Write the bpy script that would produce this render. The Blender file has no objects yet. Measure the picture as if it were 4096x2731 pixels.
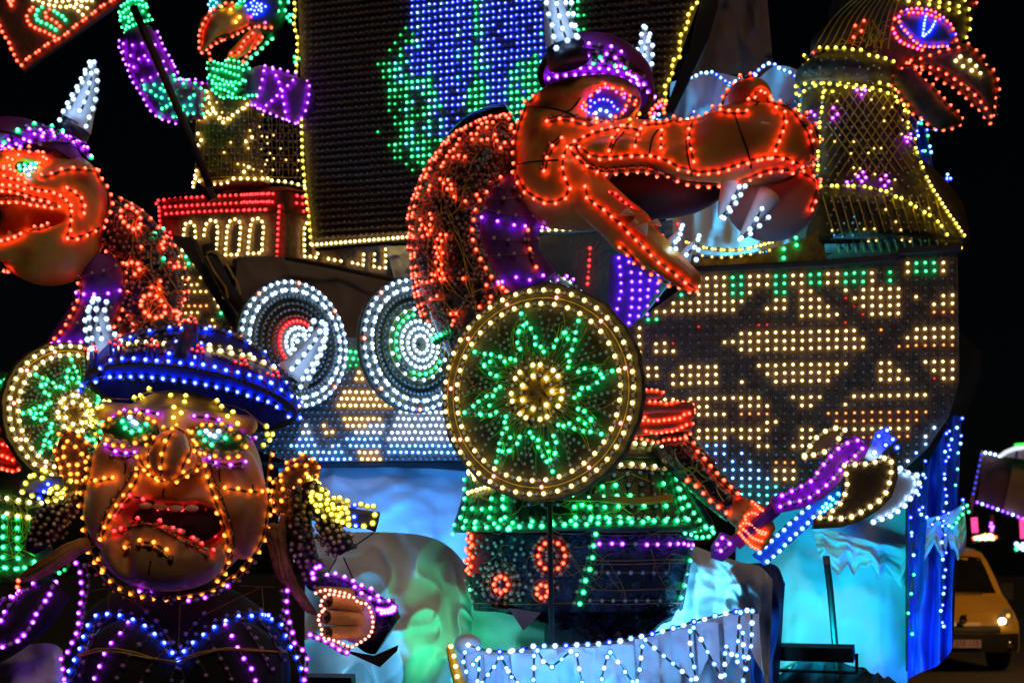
import bpy, math, random
import numpy as np
from mathutils import Vector, Matrix, Quaternion, noise as mnoise
from mathutils.bvhtree import BVHTree
random.seed(7); np.random.seed(7)
R_ = math.radians
SC = bpy.context.scene
COL = SC.collection

# ------------------------------------------------------------------ camera, sky, sun, exposure
F, CX, HY, CZ = 5689.0, 2048.0, 2264.0, 1.6      # focal length in photo pixels, principal column, horizon row, eye height
cam = bpy.data.cameras.new('camera'); camo = bpy.data.objects.new('camera', cam); COL.objects.link(camo)
camo.location = (0, 0, CZ); camo.rotation_euler = (R_(90), 0, 0)
cam.lens = 50; cam.sensor_width = 36; cam.sensor_fit = 'HORIZONTAL'; cam.shift_y = (HY - 1365.5) / 4096.0
cam.clip_start = 0.1; cam.clip_end = 600
cam.dof.use_dof = True; cam.dof.focus_distance = 8.9; cam.dof.aperture_fstop = 2.2
SC.camera = camo
W = bpy.data.worlds.new('World'); SC.world = W; W.use_nodes = True
nt = W.node_tree; nt.nodes.clear()
sky = nt.nodes.new('ShaderNodeTexSky'); sky.sky_type = 'NISHITA'; sky.sun_disc = False
sky.sun_elevation = R_(38); sky.sun_rotation = R_(160)
bg = nt.nodes.new('ShaderNodeBackground'); bg.inputs[1].default_value = 0.00022
wo = nt.nodes.new('ShaderNodeOutputWorld'); nt.links.new(sky.outputs[0], bg.inputs[0]); nt.links.new(bg.outputs[0], wo.inputs[0])
sl = bpy.data.lights.new('sun', 'SUN'); sl.energy = 0.34; sl.angle = R_(12); sl.color = (1.0, 0.66, 0.38)
so = bpy.data.objects.new('sun', sl); COL.objects.link(so); so.rotation_euler = (R_(52), 0, R_(20))
SC.view_settings.view_transform = 'Standard'; SC.view_settings.look = 'None'
SC.view_settings.exposure = 0.0; SC.view_settings.gamma = 1.0
SC.render.engine = 'CYCLES'
SC.cycles.use_denoising = True; SC.cycles.max_bounces = 5; SC.cycles.diffuse_bounces = 2; SC.cycles.glossy_bounces = 2
SC.cycles.transmission_bounces = 3; SC.cycles.transparent_max_bounces = 6; SC.cycles.caustics_reflective = False; SC.cycles.caustics_refractive = False
SC.cycles.sample_clamp_indirect = 4.0; SC.cycles.use_light_tree = True

# ------------------------------------------------------------------ measuring helpers
def at(x, y, Y): return Vector(((x - CX) * Y / F, Y, CZ - (y - HY) * Y / F))
def px(p): return (CX + p[0] * F / p[1], HY - (p[2] - CZ) * F / p[1])
X0 = (0, 1000, 2000, 2996); Y0 = (0, 700, 1400, 1998); KS = 2.13818
def prs(s): return [tuple(float(v) for v in t.split(',')) for t in s.split()]
def C(r, k, s): return [(X0[k] + x / KS, Y0[r] + y / KS) for x, y in prs(s)]
def U(s): return [(x * 1.7415, y * 1.7415) for x, y in prs(s)]
def Sx(s): return prs(s)
def H(s): return [(1740 + x / 1.742, 1120 + y / 1.742) for x, y in prs(s)]
def Z4(s): return [(2500 + x / 1.96, 1500 + y / 1.96) for x, y in prs(s)]

def catmull(pts, closed=False, n=8):
    if len(pts) < 3: 
        return [tuple(p) for p in pts]
    P = [np.array(p, float) for p in pts]; out = []; N = len(P); m = N if closed else N - 1
    for i in range(m):
        p1, p2 = P[i], P[(i + 1) % N]
        p0 = P[i - 1] if (i or closed) else 2 * p1 - p2
        p3 = P[(i + 2) % N] if (i + 2 < N or closed) else 2 * p2 - p1
        for j in range(n):
            t = j / n
            out.append(tuple(.5 * ((2 * p1) + (p2 - p0) * t + (2 * p0 - 5 * p1 + 4 * p2 - p3) * t * t + (3 * p1 - p0 - 3 * p2 + p3) * t ** 3)))
    out.append(tuple(P[0] if closed else P[-1]))
    return out
def resample(pts, sp):
    P = np.array(pts, float); d = np.r_[0, np.cumsum(np.linalg.norm(np.diff(P, axis=0), axis=1))]
    n = max(1, int(round(d[-1] / sp))); s = np.linspace(0, d[-1], n + 1)
    return [tuple(np.interp(t, d, P[:, k]) for k in range(P.shape[1])) for t in s]
def inpoly(x, y, poly):
    c = False; j = len(poly) - 1
    for i in range(len(poly)):
        (xi, yi), (xj, yj) = poly[i], poly[j]
        if (yi > y) != (yj > y) and x < (xj - xi) * (y - yi) / (yj - yi) + xi: c = not c
        j = i
    return c
def lerp(a, b, t): return a + (b - a) * t

# ------------------------------------------------------------------ materials
MATS = {}
def mat(name, c1, c2=None, rough=.6, metal=0.0, scale=6.0, bump=0.0, bscale=None, detail=5, spec=.5, trans=0.0, coat=0.0, c3=None, contrast=(.35, .65)):
    m = bpy.data.materials.new(name); m.use_nodes = True; n = m.node_tree; L = n.links; b = n.nodes['Principled BSDF']
    b.inputs['Roughness'].default_value = rough; b.inputs['Metallic'].default_value = metal
    b.inputs['Specular IOR Level'].default_value = spec; b.inputs['Coat Weight'].default_value = coat
    tc = n.nodes.new('ShaderNodeTexCoord')
    nz = n.nodes.new('ShaderNodeTexNoise'); nz.inputs['Scale'].default_value = scale; nz.inputs['Detail'].default_value = detail
    L.new(tc.outputs['Object'], nz.inputs['Vector'])
    cr = n.nodes.new('ShaderNodeValToRGB'); L.new(nz.outputs['Fac'], cr.inputs['Fac'])
    c2 = c2 or tuple(v * .7 for v in c1)
    cr.color_ramp.elements[0].position, cr.color_ramp.elements[1].position = contrast
    cr.color_ramp.elements[0].color = (*c2, 1); cr.color_ramp.elements[1].color = (*c1, 1)
    if c3: e = cr.color_ramp.elements.new(.5 * sum(contrast)); e.color = (*c3, 1)
    L.new(cr.outputs[0], b.inputs['Base Color'])
    if bump:
        n2 = n.nodes.new('ShaderNodeTexNoise'); n2.inputs['Scale'].default_value = bscale or scale * 6; n2.inputs['Detail'].default_value = 4
        L.new(tc.outputs['Object'], n2.inputs['Vector'])
        bp = n.nodes.new('ShaderNodeBump'); bp.inputs['Strength'].default_value = bump; bp.inputs['Distance'].default_value = .02
        L.new(n2.outputs['Fac'], bp.inputs['Height']); L.new(bp.outputs[0], b.inputs['Normal'])
    MATS[name] = m; return m
def emi(name, col, s=1.0):
    m = bpy.data.materials.new(name); m.use_nodes = True; n = m.node_tree; n.nodes.clear()
    e = n.nodes.new('ShaderNodeEmission'); e.inputs[0].default_value = (*[min(1, c / max(col)) for c in col], 1); e.inputs[1].default_value = max(col) * s
    o = n.nodes.new('ShaderNodeOutputMaterial'); n.links.new(e.outputs[0], o.inputs[0]); MATS[name] = m; return m

mat('skin_orange', (.60, .17, .035), (.36, .05, .02), rough=.5, scale=2.6, bump=.22, c3=(.62, .33, .045), coat=.12, bscale=16, detail=9, contrast=(.36, .62))
mat('skin_tan', (.46, .24, .105), (.30, .13, .055), rough=.5, scale=3.0, bump=.12, c3=(.5, .3, .16), bscale=22)
mat('palate', (.17, .02, .014), (.02, .004, .004), rough=.45, scale=1.6, bump=.1)
mat('gum_grey', (.42, .25, .22), (.5, .12, .06), rough=.4, scale=2.6, bump=.08)
mat('tongue', (.5, .02, .02), rough=.35)
mat('horn_white', (.72, .70, .68), (.55, .52, .52), rough=.35, scale=5, bump=.05)
mat('tooth', (.75, .68, .62), (.6, .5, .45), rough=.35, scale=9)
mat('nail_black', (.012, .008, .006), rough=.4)
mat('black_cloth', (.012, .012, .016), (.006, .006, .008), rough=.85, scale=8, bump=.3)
mat('blue_cloth', (.03, .05, .30), (.015, .02, .14), rough=.7, scale=6, bump=.2)
mat('purple_cloth', (.26, .04, .36), (.15, .02, .22), rough=.6, scale=7, bump=.3)
mat('violet_cloth', (.12, .03, .30), (.07, .015, .18), rough=.6, scale=7, bump=.3)
mat('maroon_skin', (.30, .035, .05), (.16, .012, .05), rough=.45, scale=2.5, bump=.1)
mat('foil', (.016, .018, .022), (.006, .006, .008), rough=.16, metal=.0, scale=10, bump=1.0, bscale=26, spec=.9)
mat('foil_blue', (.03, .04, .09), (.008, .01, .02), rough=.2, metal=.6, scale=14, bump=1.0, bscale=38)
mat('net_yellow', (.24, .16, .03), (.10, .065, .015), rough=.5, scale=14, bump=.6)
mat('net_green', (.02, .10, .04), (.008, .03, .016), rough=.3, scale=9, bump=.8, bscale=28)
mat('board_brown', (.10, .068, .055), (.04, .026, .022), rough=.75, scale=24, bump=.8, bscale=60)
mat('board_dark', (.17, .098, .068), (.08, .046, .036), rough=.8, scale=20, bump=.6, bscale=50)
mat('shield_board', (.07, .06, .02), (.03, .028, .014), rough=.7, scale=12, bump=.4)
mat('wood_dark', (.05, .028, .018), (.025, .014, .01), rough=.7, scale=5, bump=.4)
mat('bark', (.36, .2, .08), (.16, .08, .03), rough=.8, scale=9, bump=1.0, bscale=24)
mat('steel_black', (.012, .012, .014), (.02, .02, .022), rough=.45, metal=.3, scale=5)
mat('bird_black', (.075, .055, .022), (.025, .019, .01), rough=.5, scale=16, bump=.5)
mat('eye_glow_green', (.03, .16, .09), (.012, .06, .04), rough=.3, scale=8)  # green glow of the eye bulbs put into the eyeball colour
mat('silver', (.5, .52, .55), (.34, .36, .4), rough=.45, metal=.7, scale=6, bump=.2)
mat('cable_dark', (.02, .016, .014), (.05, .04, .03), rough=.4, scale=30)
mat('sleeve_black', (.03, .026, .022), (.10, .085, .06), rough=.22, scale=40, spec=.8)
mat('sleeve_clear', (.32, .30, .26), rough=.15, spec=.8)
mat('wire_gold', (.62, .42, .04), (.42, .26, .03), rough=.45, scale=20)
mat('wire_copper', (.30, .13, .05), (.16, .07, .03), rough=.4, scale=20)
mat('wire_grey', (.24, .16, .11), (.12, .08, .06), rough=.5, scale=20)
mat('wire_green', (.22, .42, .05), (.40, .42, .05), rough=.45, scale=10)
mat('wire_lit_blue', (.04, .10, .42), rough=.4)  # wire tone with the blue bulbs' light put into it
mat('cloth_white', (.74, .76, .78), (.60, .63, .66), rough=.85, scale=2.5, bump=.25, bscale=9)
mat('cloth_sheet', (.66, .68, .70), (.5, .53, .56), rough=.8, scale=3, bump=.3, bscale=12)
mat('cloth_taupe', (.22, .17, .14), (.16, .12, .10), rough=.85, scale=2.5, bump=.2)
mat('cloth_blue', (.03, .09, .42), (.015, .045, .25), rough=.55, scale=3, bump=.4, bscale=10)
mat('pennant', (.22, .12, .14), (.14, .08, .1), rough=.7, scale=5)
mat('red_board', (.28, .02, .02), (.16, .012, .012), rough=.6, scale=4)
mat('asphalt', (.055, .05, .045), (.035, .032, .03), rough=.8, scale=14, bump=.5, bscale=80)
mat('deck_blue', (.02, .04, .07), (.01, .018, .03), rough=.8, scale=6, bump=.4)
mat('van_paint_sodium', (.55, .34, .07), (.48, .29, .06), rough=.3, scale=2, coat=.5)  # orange of the sodium lamp's light is put into this base colour
mat('van_plastic', (.014, .014, .015), rough=.6)
mat('van_glass', (.012, .012, .013), rough=.05, spec=.8)
mat('plate_white', (.6, .45, .42), rough=.4)
mat('plate_red', (.32, .02, .02), rough=.4)
mat('chrome', (.6, .6, .6), rough=.12, metal=1.0)
mat('lens', (.3, .3, .3), rough=.05, spec=.9)
mat('timber_orange', (.42, .17, .03), (.3, .11, .02), rough=.6, scale=6)
mat('panel_mixed', (.10, .05, .03), (.03, .04, .03), rough=.6, scale=2.5, c3=(.14, .03, .03))
mat('ply', (.4, .22, .1), (.3, .15, .07), rough=.7, scale=3)
mat('stripe_white', (.7, .7, .72), (.5, .5, .55), rough=.5, scale=8)
mat('fur', (.62, .60, .58), (.48, .46, .46), rough=.9, scale=12, bump=.7, bscale=40)
mat('finger_gold', (.56, .42, .20), (.40, .28, .12), rough=.7, scale=9, bump=.5, bscale=30)

# lit colours: (core radiance, glow radiance of the collar and its added halo)
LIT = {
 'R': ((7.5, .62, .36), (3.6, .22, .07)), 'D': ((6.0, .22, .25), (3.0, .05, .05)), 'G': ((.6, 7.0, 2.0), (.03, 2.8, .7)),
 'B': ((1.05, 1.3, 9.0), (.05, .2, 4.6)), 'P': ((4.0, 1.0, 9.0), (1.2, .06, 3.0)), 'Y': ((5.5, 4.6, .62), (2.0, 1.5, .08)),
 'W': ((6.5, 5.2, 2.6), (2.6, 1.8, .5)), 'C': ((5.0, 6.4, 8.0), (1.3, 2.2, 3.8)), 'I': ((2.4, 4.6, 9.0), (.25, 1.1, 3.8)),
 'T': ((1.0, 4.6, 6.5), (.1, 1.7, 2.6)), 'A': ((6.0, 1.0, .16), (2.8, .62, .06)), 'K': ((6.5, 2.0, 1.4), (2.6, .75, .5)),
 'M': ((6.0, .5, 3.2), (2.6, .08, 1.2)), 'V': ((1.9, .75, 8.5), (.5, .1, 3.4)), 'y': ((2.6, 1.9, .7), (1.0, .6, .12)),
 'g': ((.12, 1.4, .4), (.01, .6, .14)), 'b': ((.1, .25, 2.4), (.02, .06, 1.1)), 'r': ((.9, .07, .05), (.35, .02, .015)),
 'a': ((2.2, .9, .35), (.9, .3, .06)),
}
OFF = {'w': (.64, .58, .42), 'o': (.56, .28, .22), 'n': (.42, .60, .40), 'p': (.52, .38, .60), 's': (.34, .23, .17), 'k': (.30, .21, .17), 'q': (.20, .27, .5), 'c': (.42, .46, .52), 't': (.42, .26, .12)}
SIDES = 6
def bulb_arrays():
    V = []; Fc = []; Mi = []
    def ring(r, z): 
        i0 = len(V)
        for k in range(SIDES):
            a = 2 * math.pi * k / SIDES; V.append((r * math.cos(a), r * math.sin(a), z))
        return i0
    a = ring(.82, -.1); b = ring(.74, .4); c = ring(.42, .75); V.append((0, 0, .88)); top = len(V) - 1
    d = ring(1.15, -.3); g = ring(1.75, -.75); e = ring(.6, -.85); f = ring(.6, -2.8)  # outermost ring is a halo built as a glowing rim
    for k in range(SIDES):
        j = (k + 1) % SIDES
        Fc += [(a + k, a + j, b + j, b + k), (b + k, b + j, c + j, c + k), (c + k, c + j, top)]; Mi += [0, 0, 0]
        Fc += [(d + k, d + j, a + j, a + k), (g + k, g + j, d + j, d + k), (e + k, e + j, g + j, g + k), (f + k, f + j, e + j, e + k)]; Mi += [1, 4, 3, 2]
    return np.array(V), Fc, Mi
BV, BF, BM = bulb_arrays()
for k, (c, g) in LIT.items():
    emi('bulb_core_' + k, c); emi('bulb_glow_' + k, tuple(v * 1.7 for v in g)); emi('bulb_back_' + k, tuple(v * 3.4 for v in g)); emi('bulb_halo_' + k, tuple(v * .22 for v in g)); emi('bulb_stem_' + k, tuple(v * .16 for v in g))  # wide ring, stem and back faces glow to imitate halo and light spill
for k, c in OFF.items(): mat('bulb_off_' + k, c, tuple(v * .85 for v in c), rough=.35, scale=10, spec=.6)
mat('bulb_stem', (.05, .045, .04), (.03, .026, .024), rough=.35, scale=20)
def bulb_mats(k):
    if k in LIT: return [MATS['bulb_%s_%s' % (n, k)] for n in ('core', 'glow', 'stem', 'back', 'halo')]
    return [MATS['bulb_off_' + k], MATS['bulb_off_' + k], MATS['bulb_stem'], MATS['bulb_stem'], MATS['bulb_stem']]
BULB_ME = {}
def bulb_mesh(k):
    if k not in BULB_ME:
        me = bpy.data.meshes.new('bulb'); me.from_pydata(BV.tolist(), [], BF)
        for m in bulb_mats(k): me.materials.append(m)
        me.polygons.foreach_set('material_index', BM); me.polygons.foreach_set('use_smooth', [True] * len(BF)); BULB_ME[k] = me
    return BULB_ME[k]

# ------------------------------------------------------------------ mesh helpers
class MB:
    """Collects vertices and faces (world coordinates) with a material index per face."""
    def __init__(s): s.v = []; s.f = []; s.m = []
    def add(s, v, f, mi=0):
        o = len(s.v); s.v += [tuple(p) for p in v]; s.f += [tuple(i + o for i in q) for q in f]; s.m += [mi] * len(f); return s
    def tube(s, pts, r, sides=5, mi=0, cap=True):
        pts = [Vector(p) for p in pts]
        if len(pts) < 2: return s
        rr = r if hasattr(r, '__len__') else [r] * len(pts); V = []; Fq = []; up = None
        for i, p in enumerate(pts):
            t = (pts[min(i + 1, len(pts) - 1)] - pts[max(i - 1, 0)])
            t = t.normalized() if t.length > 1e-9 else Vector((0, 0, 1))
            if up is None: up = t.orthogonal().normalized()
            up = up - t * up.dot(t); up = up.normalized() if up.length > 1e-6 else t.orthogonal().normalized(); w = t.cross(up)
            for k in range(sides):
                a = 2 * math.pi * k / sides; V.append(p + (up * math.cos(a) + w * math.sin(a)) * rr[i])
        for i in range(len(pts) - 1):
            for k in range(sides):
                j = (k + 1) % sides; Fq.append((i * sides + k, i * sides + j, (i + 1) * sides + j, (i + 1) * sides + k))
        if cap: Fq += [tuple(range(sides))[::-1], tuple((len(pts) - 1) * sides + k for k in range(sides))]
        return s.add(V, Fq, mi)
    def box(s, c, sx, sy, sz, rz=0, mi=0):
        M = Matrix.Rotation(rz, 3, 'Z'); c = Vector(c)
        V = [c + M @ Vector((x * sx / 2, y * sy / 2, z * sz / 2)) for x in (-1, 1) for y in (-1, 1) for z in (-1, 1)]
        return s.add(V, [(0, 1, 3, 2), (4, 6, 7, 5), (0, 4, 5, 1), (2, 3, 7, 6), (0, 2, 6, 4), (1, 5, 7, 3)], mi)
    def prism(s, front, back, mi=0, mside=None):
        n = len(front); V = list(front) + list(back); mside = mi if mside is None else mside
        o = len(s.v); s.add(V, [tuple(range(n)), tuple(range(2 * n - 1, n - 1, -1))], mi)
        s.f += [(o + i, o + i + n, o + (i + 1) % n + n, o + (i + 1) % n) for i in range(n)]; s.m += [mside] * n; return s
    def slab(s, poly, D, th, mi=0, mside=None):
        fr = [at(x, y, D(x, y) if callable(D) else D) for x, y in poly]
        return s.prism(fr, [p + Vector((0, th, 0)) for p in fr], mi, mside)
    def grid(s, P, mi=0, closed=False):
        nu, nv = len(P), len(P[0]); V = [q for row in P for q in row]
        Fq = [(i * nv + j, i * nv + (j + 1) % nv, (i + 1) * nv + (j + 1) % nv, (i + 1) * nv + j) for i in range(nu - 1) for j in range(nv if closed else nv - 1)]
        return s.add(V, Fq, mi)
    def ball(s, c, r, mi=0, nu=10, nv=14, M=None):
        c = Vector(c); r = Vector(r) if hasattr(r, '__len__') else Vector((r, r, r)); P = []
        for i in range(nu + 1):
            a = math.pi * (i / nu - .5); row = []
            for j in range(nv):
                b = 2 * math.pi * j / nv; q = Vector((r.x * math.cos(a) * math.cos(b), r.y * math.cos(a) * math.sin(b), r.z * math.sin(a)))
                row.append(c + (M @ q if M else q))
            P.append(row)
        return s.grid(P, mi, True)
def make_obj(name, mb, mats, parent=None, origin=None, smooth=False, kind=None):
    origin = Vector(origin) if origin is not None else Vector((0, 0, 0))
    me = bpy.data.meshes.new(name)
    V = np.array(mb.v, float) - np.array(origin)
    me.from_pydata(V.tolist(), [], mb.f)
    for m in ([mats] if isinstance(mats, str) else mats): me.materials.append(MATS[m])
    if len(set(mb.m)) > 1: me.polygons.foreach_set('material_index', mb.m)
    if smooth: me.polygons.foreach_set('use_smooth', [True] * len(mb.f))
    me.update()
    o = bpy.data.objects.new(name, me); COL.objects.link(o)
    if parent is not None: o.parent = parent
    if kind: o['kind'] = kind
    return o
class Surf:
    """Camera-independent surface queries on what has been modelled, used to lay light strings on it."""
    def __init__(s, *mbs):
        V = []; Fq = []
        for m in mbs:
            o = len(V); V += m.v; Fq += [tuple(i + o for i in f) for f in m.f]
        s.b = BVHTree.FromPolygons([Vector(v) for v in V], Fq); s.y = float(np.median([v[1] for v in V]))
    def hit(s, x, y):
        d = at(x, y, 10) - Vector((0, 0, CZ)); return s.b.ray_cast(Vector((0, 0, CZ)), d.normalized())[0] is not None
    def __call__(s, x, y, off=.02):
        d = at(x, y, 10) - Vector((0, 0, CZ)); d.normalize()
        p, n, i, dist = s.b.ray_cast(Vector((0, 0, CZ)), d)
        if p is None:
            q = at(x, y, s.y)
            for _ in range(3):
                p, n, i, dist = s.b.find_nearest(q); q = at(x, y, p.y)
            w = q - p; n = (w.normalized() if w.length > 1e-4 else n); n = (n + Vector((0, -.6, 0))).normalized(); return q, n
        if n.dot(d) > 0: n = -n
        return p + n * off, n
def place(x, y, D, off=.02):
    if isinstance(D, Surf): return D(x, y, off)
    if hasattr(D, 'place'): return D.place(x, y, off)
    Y = D(x, y) if callable(D) else D
    return at(x, y, Y) + Vector((0, -off, 0)), Vector((0, -1, 0))
class Plane:
    """A flat board through c with horizontal axis hx and vertical axis hz; light strings are laid on it."""
    def __init__(s, c, hx, hz=Vector((0, 0, 1))): s.c = Vector(c); s.hx = Vector(hx).normalized(); s.hz = Vector(hz).normalized(); s.n = s.hx.cross(s.hz).normalized(); s.n = s.n if s.n.y < 0 else -s.n
    def pt(s, u, v, o=0): return s.c + s.hx * u + s.hz * v + s.n * o
    def place(s, x, y, off=0):
        o = Vector((0, 0, CZ)); d = at(x, y, 1) - o; t = (s.c - o).dot(s.n) / d.dot(s.n); return o + d * t + s.n * off, s.n
    def depth(s, x, y): return s.place(x, y)[0].y

THINGS = []
class Thing:
    CAP = 290
    def __init__(s, name, label, cat, base, group=None, single=False):
        s.o = bpy.data.objects.new(name, None); COL.objects.link(s.o); s.org = Vector(base); s.o.location = s.org; s.o.empty_display_size = .1
        s.o['label'] = label; s.o['category'] = cat
        if group: s.o['group'] = group
        s.bulbs = []; THINGS.append(s)
    def part(s, name, mb, mats, parent=None, smooth=False, kind=None, label=None):
        o = make_obj(name, mb, mats, parent or s.o, s.org, smooth, kind)
        if label: o['label'] = label
        return o
    def bulb(s, p, n, k, r=.0125, parent=None): s.bulbs.append((Vector(p), Vector(n), k, r * .86, parent))
    def string(s, pts, k, D, sp=36, pat=None, r=.0125, closed=False, smooth=True, off=.03, cable='rope', name='light_string', jit=.15, parent=None, dot=False, cam=.35):
        """k: colour, or a cycle of colours given as a string; every second key of a chasing string is a dark bulb."""
        if dot: B = list(pts)
        else:
            path = catmull(pts, closed) if smooth else (list(pts) + ([pts[0]] if closed else []))
            B = resample(path, sp)
            if closed: B = B[:-1]
        seq = pat or k
        PN = [place(x, y, D, off) for x, y in B]
        par = parent
        if cable and len(PN) > 1:
            mb = MB(); line = [p for p, n in PN] + ([PN[0][0]] if closed else [])
            line = [p - n * r * 1.7 for p, n in PN] + ([PN[0][0] - PN[0][1] * r * 1.7] if closed else [])
            mb.tube(line, .0045 if cable == 'rope' else .003, 4)
            if cable == 'rope':
                for a, b in zip(line[:-1], line[1:]):
                    if (b - a).length < .35: mb.tube([a.lerp(b, .26), a.lerp(b, .78)], .0075, 5, 1)
                par = s.part(name, mb, ['cable_dark', 'sleeve_black'], parent)
            else:
                par = s.part(name, mb, 'wire_' + cable, parent)
        for i, (p, n) in enumerate(PN):
            d = (n + Vector((0, -cam, 0)) + Vector((random.uniform(-jit, jit), 0, random.uniform(-jit, jit)))).normalized()
            s.bulb(p, d, seq[i % len(seq)], r * random.uniform(.93, 1.07), par)
        return par
    def fill(s, poly, dx, dy, fn, D, r=.0115, off=.02, jit=.0, stagger=.5, skew=0, parent=None):
        xs = [p[0] for p in poly]; ys = [p[1] for p in poly]; y = min(ys) + dy * .4; row = 0
        while y < max(ys):
            x = min(xs) - dx + (dx * stagger if row % 2 else 0); col = 0
            while x < max(xs):
                X = x + random.uniform(-jit, jit) * dx; Yy = y + skew * (x - min(xs)) + random.uniform(-jit, jit) * dy
                if inpoly(X, Yy, poly):
                    k = fn(X, Yy, row, col) if callable(fn) else fn
                    if k:
                        p, n = place(X, Yy, D, off); s.bulb(p, (n + Vector((random.uniform(-.12, .12), -.3, random.uniform(-.12, .12)))).normalized(), k, r, parent)
                x += dx; col += 1
            y += dy; row += 1
    def wires(s, lines, mat='wire_gold', r=.003, name='wire', parent=None, each=False):
        if each:
            for l in lines: s.part(name, MB().tube(l, r, 4), mat, parent)
        else:
            mb = MB()
            for l in lines: mb.tube(l, r, 4)
            s.part(name, mb, mat, parent, kind='stuff' if len(lines) > 3 else None)
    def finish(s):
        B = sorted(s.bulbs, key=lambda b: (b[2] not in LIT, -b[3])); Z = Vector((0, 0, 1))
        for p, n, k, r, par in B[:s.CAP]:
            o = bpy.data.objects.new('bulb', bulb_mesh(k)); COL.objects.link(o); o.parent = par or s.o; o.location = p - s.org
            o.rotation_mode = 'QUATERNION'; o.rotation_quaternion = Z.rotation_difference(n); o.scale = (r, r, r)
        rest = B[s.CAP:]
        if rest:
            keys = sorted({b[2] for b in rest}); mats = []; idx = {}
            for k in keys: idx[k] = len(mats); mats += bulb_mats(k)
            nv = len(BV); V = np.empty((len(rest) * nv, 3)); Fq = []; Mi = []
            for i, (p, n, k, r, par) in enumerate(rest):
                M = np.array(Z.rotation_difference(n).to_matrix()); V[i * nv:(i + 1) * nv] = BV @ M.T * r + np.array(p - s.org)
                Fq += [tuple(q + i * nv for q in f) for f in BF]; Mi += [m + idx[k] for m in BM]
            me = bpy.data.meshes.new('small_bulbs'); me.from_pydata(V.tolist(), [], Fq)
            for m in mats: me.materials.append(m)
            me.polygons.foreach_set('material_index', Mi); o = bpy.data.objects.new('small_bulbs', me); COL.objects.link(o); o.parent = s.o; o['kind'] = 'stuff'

# ------------------------------------------------------------------ implicit sculpting (surface nets)
class Sculpt:
    def __init__(s): s.ops = []; s.lo = np.full(3, 1e9); s.hi = np.full(3, -1e9)
    def _ext(s, c, r):
        c = np.array(c); s.lo = np.minimum(s.lo, c - r); s.hi = np.maximum(s.hi, c + r)
    def ell(s, c, r, k=.05, rot=(0, 0, 0), op='u'):
        from mathutils import Euler
        M = np.array(Euler(rot).to_matrix()); s.ops.append(('e', op, np.array(c), np.array(r, float), M, k))
        if op == 'u': s._ext(c, max(r))
        return s
    def cap(s, a, b, ra, rb, k=.05, op='u'):
        s.ops.append(('c', op, np.array(a, float), np.array(b, float), ra, rb, k))
        if op == 'u': s._ext(a, ra); s._ext(b, rb)
        return s
    def mesh(s, h):
        lo = s.lo - 3 * h; hi = s.hi + 3 * h; n = np.ceil((hi - lo) / h).astype(int) + 1
        g = np.stack(np.meshgrid(*[lo[i] + h * np.arange(n[i]) for i in range(3)], indexing='ij'), -1)
        d = np.full(n, 1e3)
        for o in s.ops:
            if o[0] == 'e':
                _, op, c, r, M, k = o; q = (g - c) @ M; k0 = np.linalg.norm(q / r, axis=-1); k1 = np.linalg.norm(q / (r * r), axis=-1); e = k0 * (k0 - 1) / np.maximum(k1, 1e-9)
            else:
                _, op, a, b, ra, rb, k = o; ab = b - a; t = np.clip(((g - a) @ ab) / max(ab @ ab, 1e-9), 0, 1); e = np.linalg.norm(g - a - t[..., None] * ab, axis=-1) - (ra + (rb - ra) * t)
            if op == 'u':
                hh = np.clip(.5 + .5 * (d - e) / k, 0, 1); d = d + (e - d) * hh - k * hh * (1 - hh)
            else:
                e = -e; hh = np.clip(.5 - .5 * (d - e) / k, 0, 1); d = d + (e - d) * hh + k * hh * (1 - hh)
        inside = d < 0; m = tuple(n - 1); acc = np.zeros((*m, 3)); cnt = np.zeros(m)
        cs = [(i, j, k) for i in (0, 1) for j in (0, 1) for k in (0, 1)]
        sl = lambda o: tuple(slice(o[i], o[i] + m[i]) for i in range(3))
        for a in cs:
            for ax in range(3):
                if a[ax]: continue
                b = list(a); b[ax] = 1; da, db = d[sl(a)], d[sl(b)]; cr = inside[sl(a)] != inside[sl(b)]
                t = np.where(cr, da / np.where(cr, da - db, 1), 0); p = np.zeros((*m, 3)); p[...] = a; p[..., ax] += t
                acc += p * cr[..., None]; cnt += cr
        act = cnt > 0; ids = -np.ones(m, int); ids[act] = np.arange(act.sum()); cell = np.argwhere(act)
        V = lo + h * (cell + acc[act] / cnt[act][:, None]); Fq = []
        for ax in range(3):
            u, v = (ax + 1) % 3, (ax + 2) % 3; a = [slice(1, m[i]) for i in range(3)]; b = list(a); a[ax] = slice(0, m[ax]); b[ax] = slice(1, m[ax] + 1)
            A = inside[tuple(a)]; Bq = inside[tuple(b)]; 
            for sgn in (True, False):
                I = np.argwhere((A == sgn) & (Bq == (not sgn)))
                if not len(I): continue
                I = I + 1; I[:, ax] -= 1; q = []
                for du, dv in ((0, 0), (1, 0), (1, 1), (0, 1)):
                    J = I.copy(); J[:, u] -= du; J[:, v] -= dv; q.append(ids[tuple(J.T)])
                q = np.stack(q, 1); Fq.append(q if sgn else q[:, ::-1])
        Fq = np.concatenate(Fq); mb = MB(); mb.v = [tuple(x) for x in V]; mb.f = [tuple(int(i) for i in f) for f in Fq]; mb.m = [0] * len(mb.f)
        return mb
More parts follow.
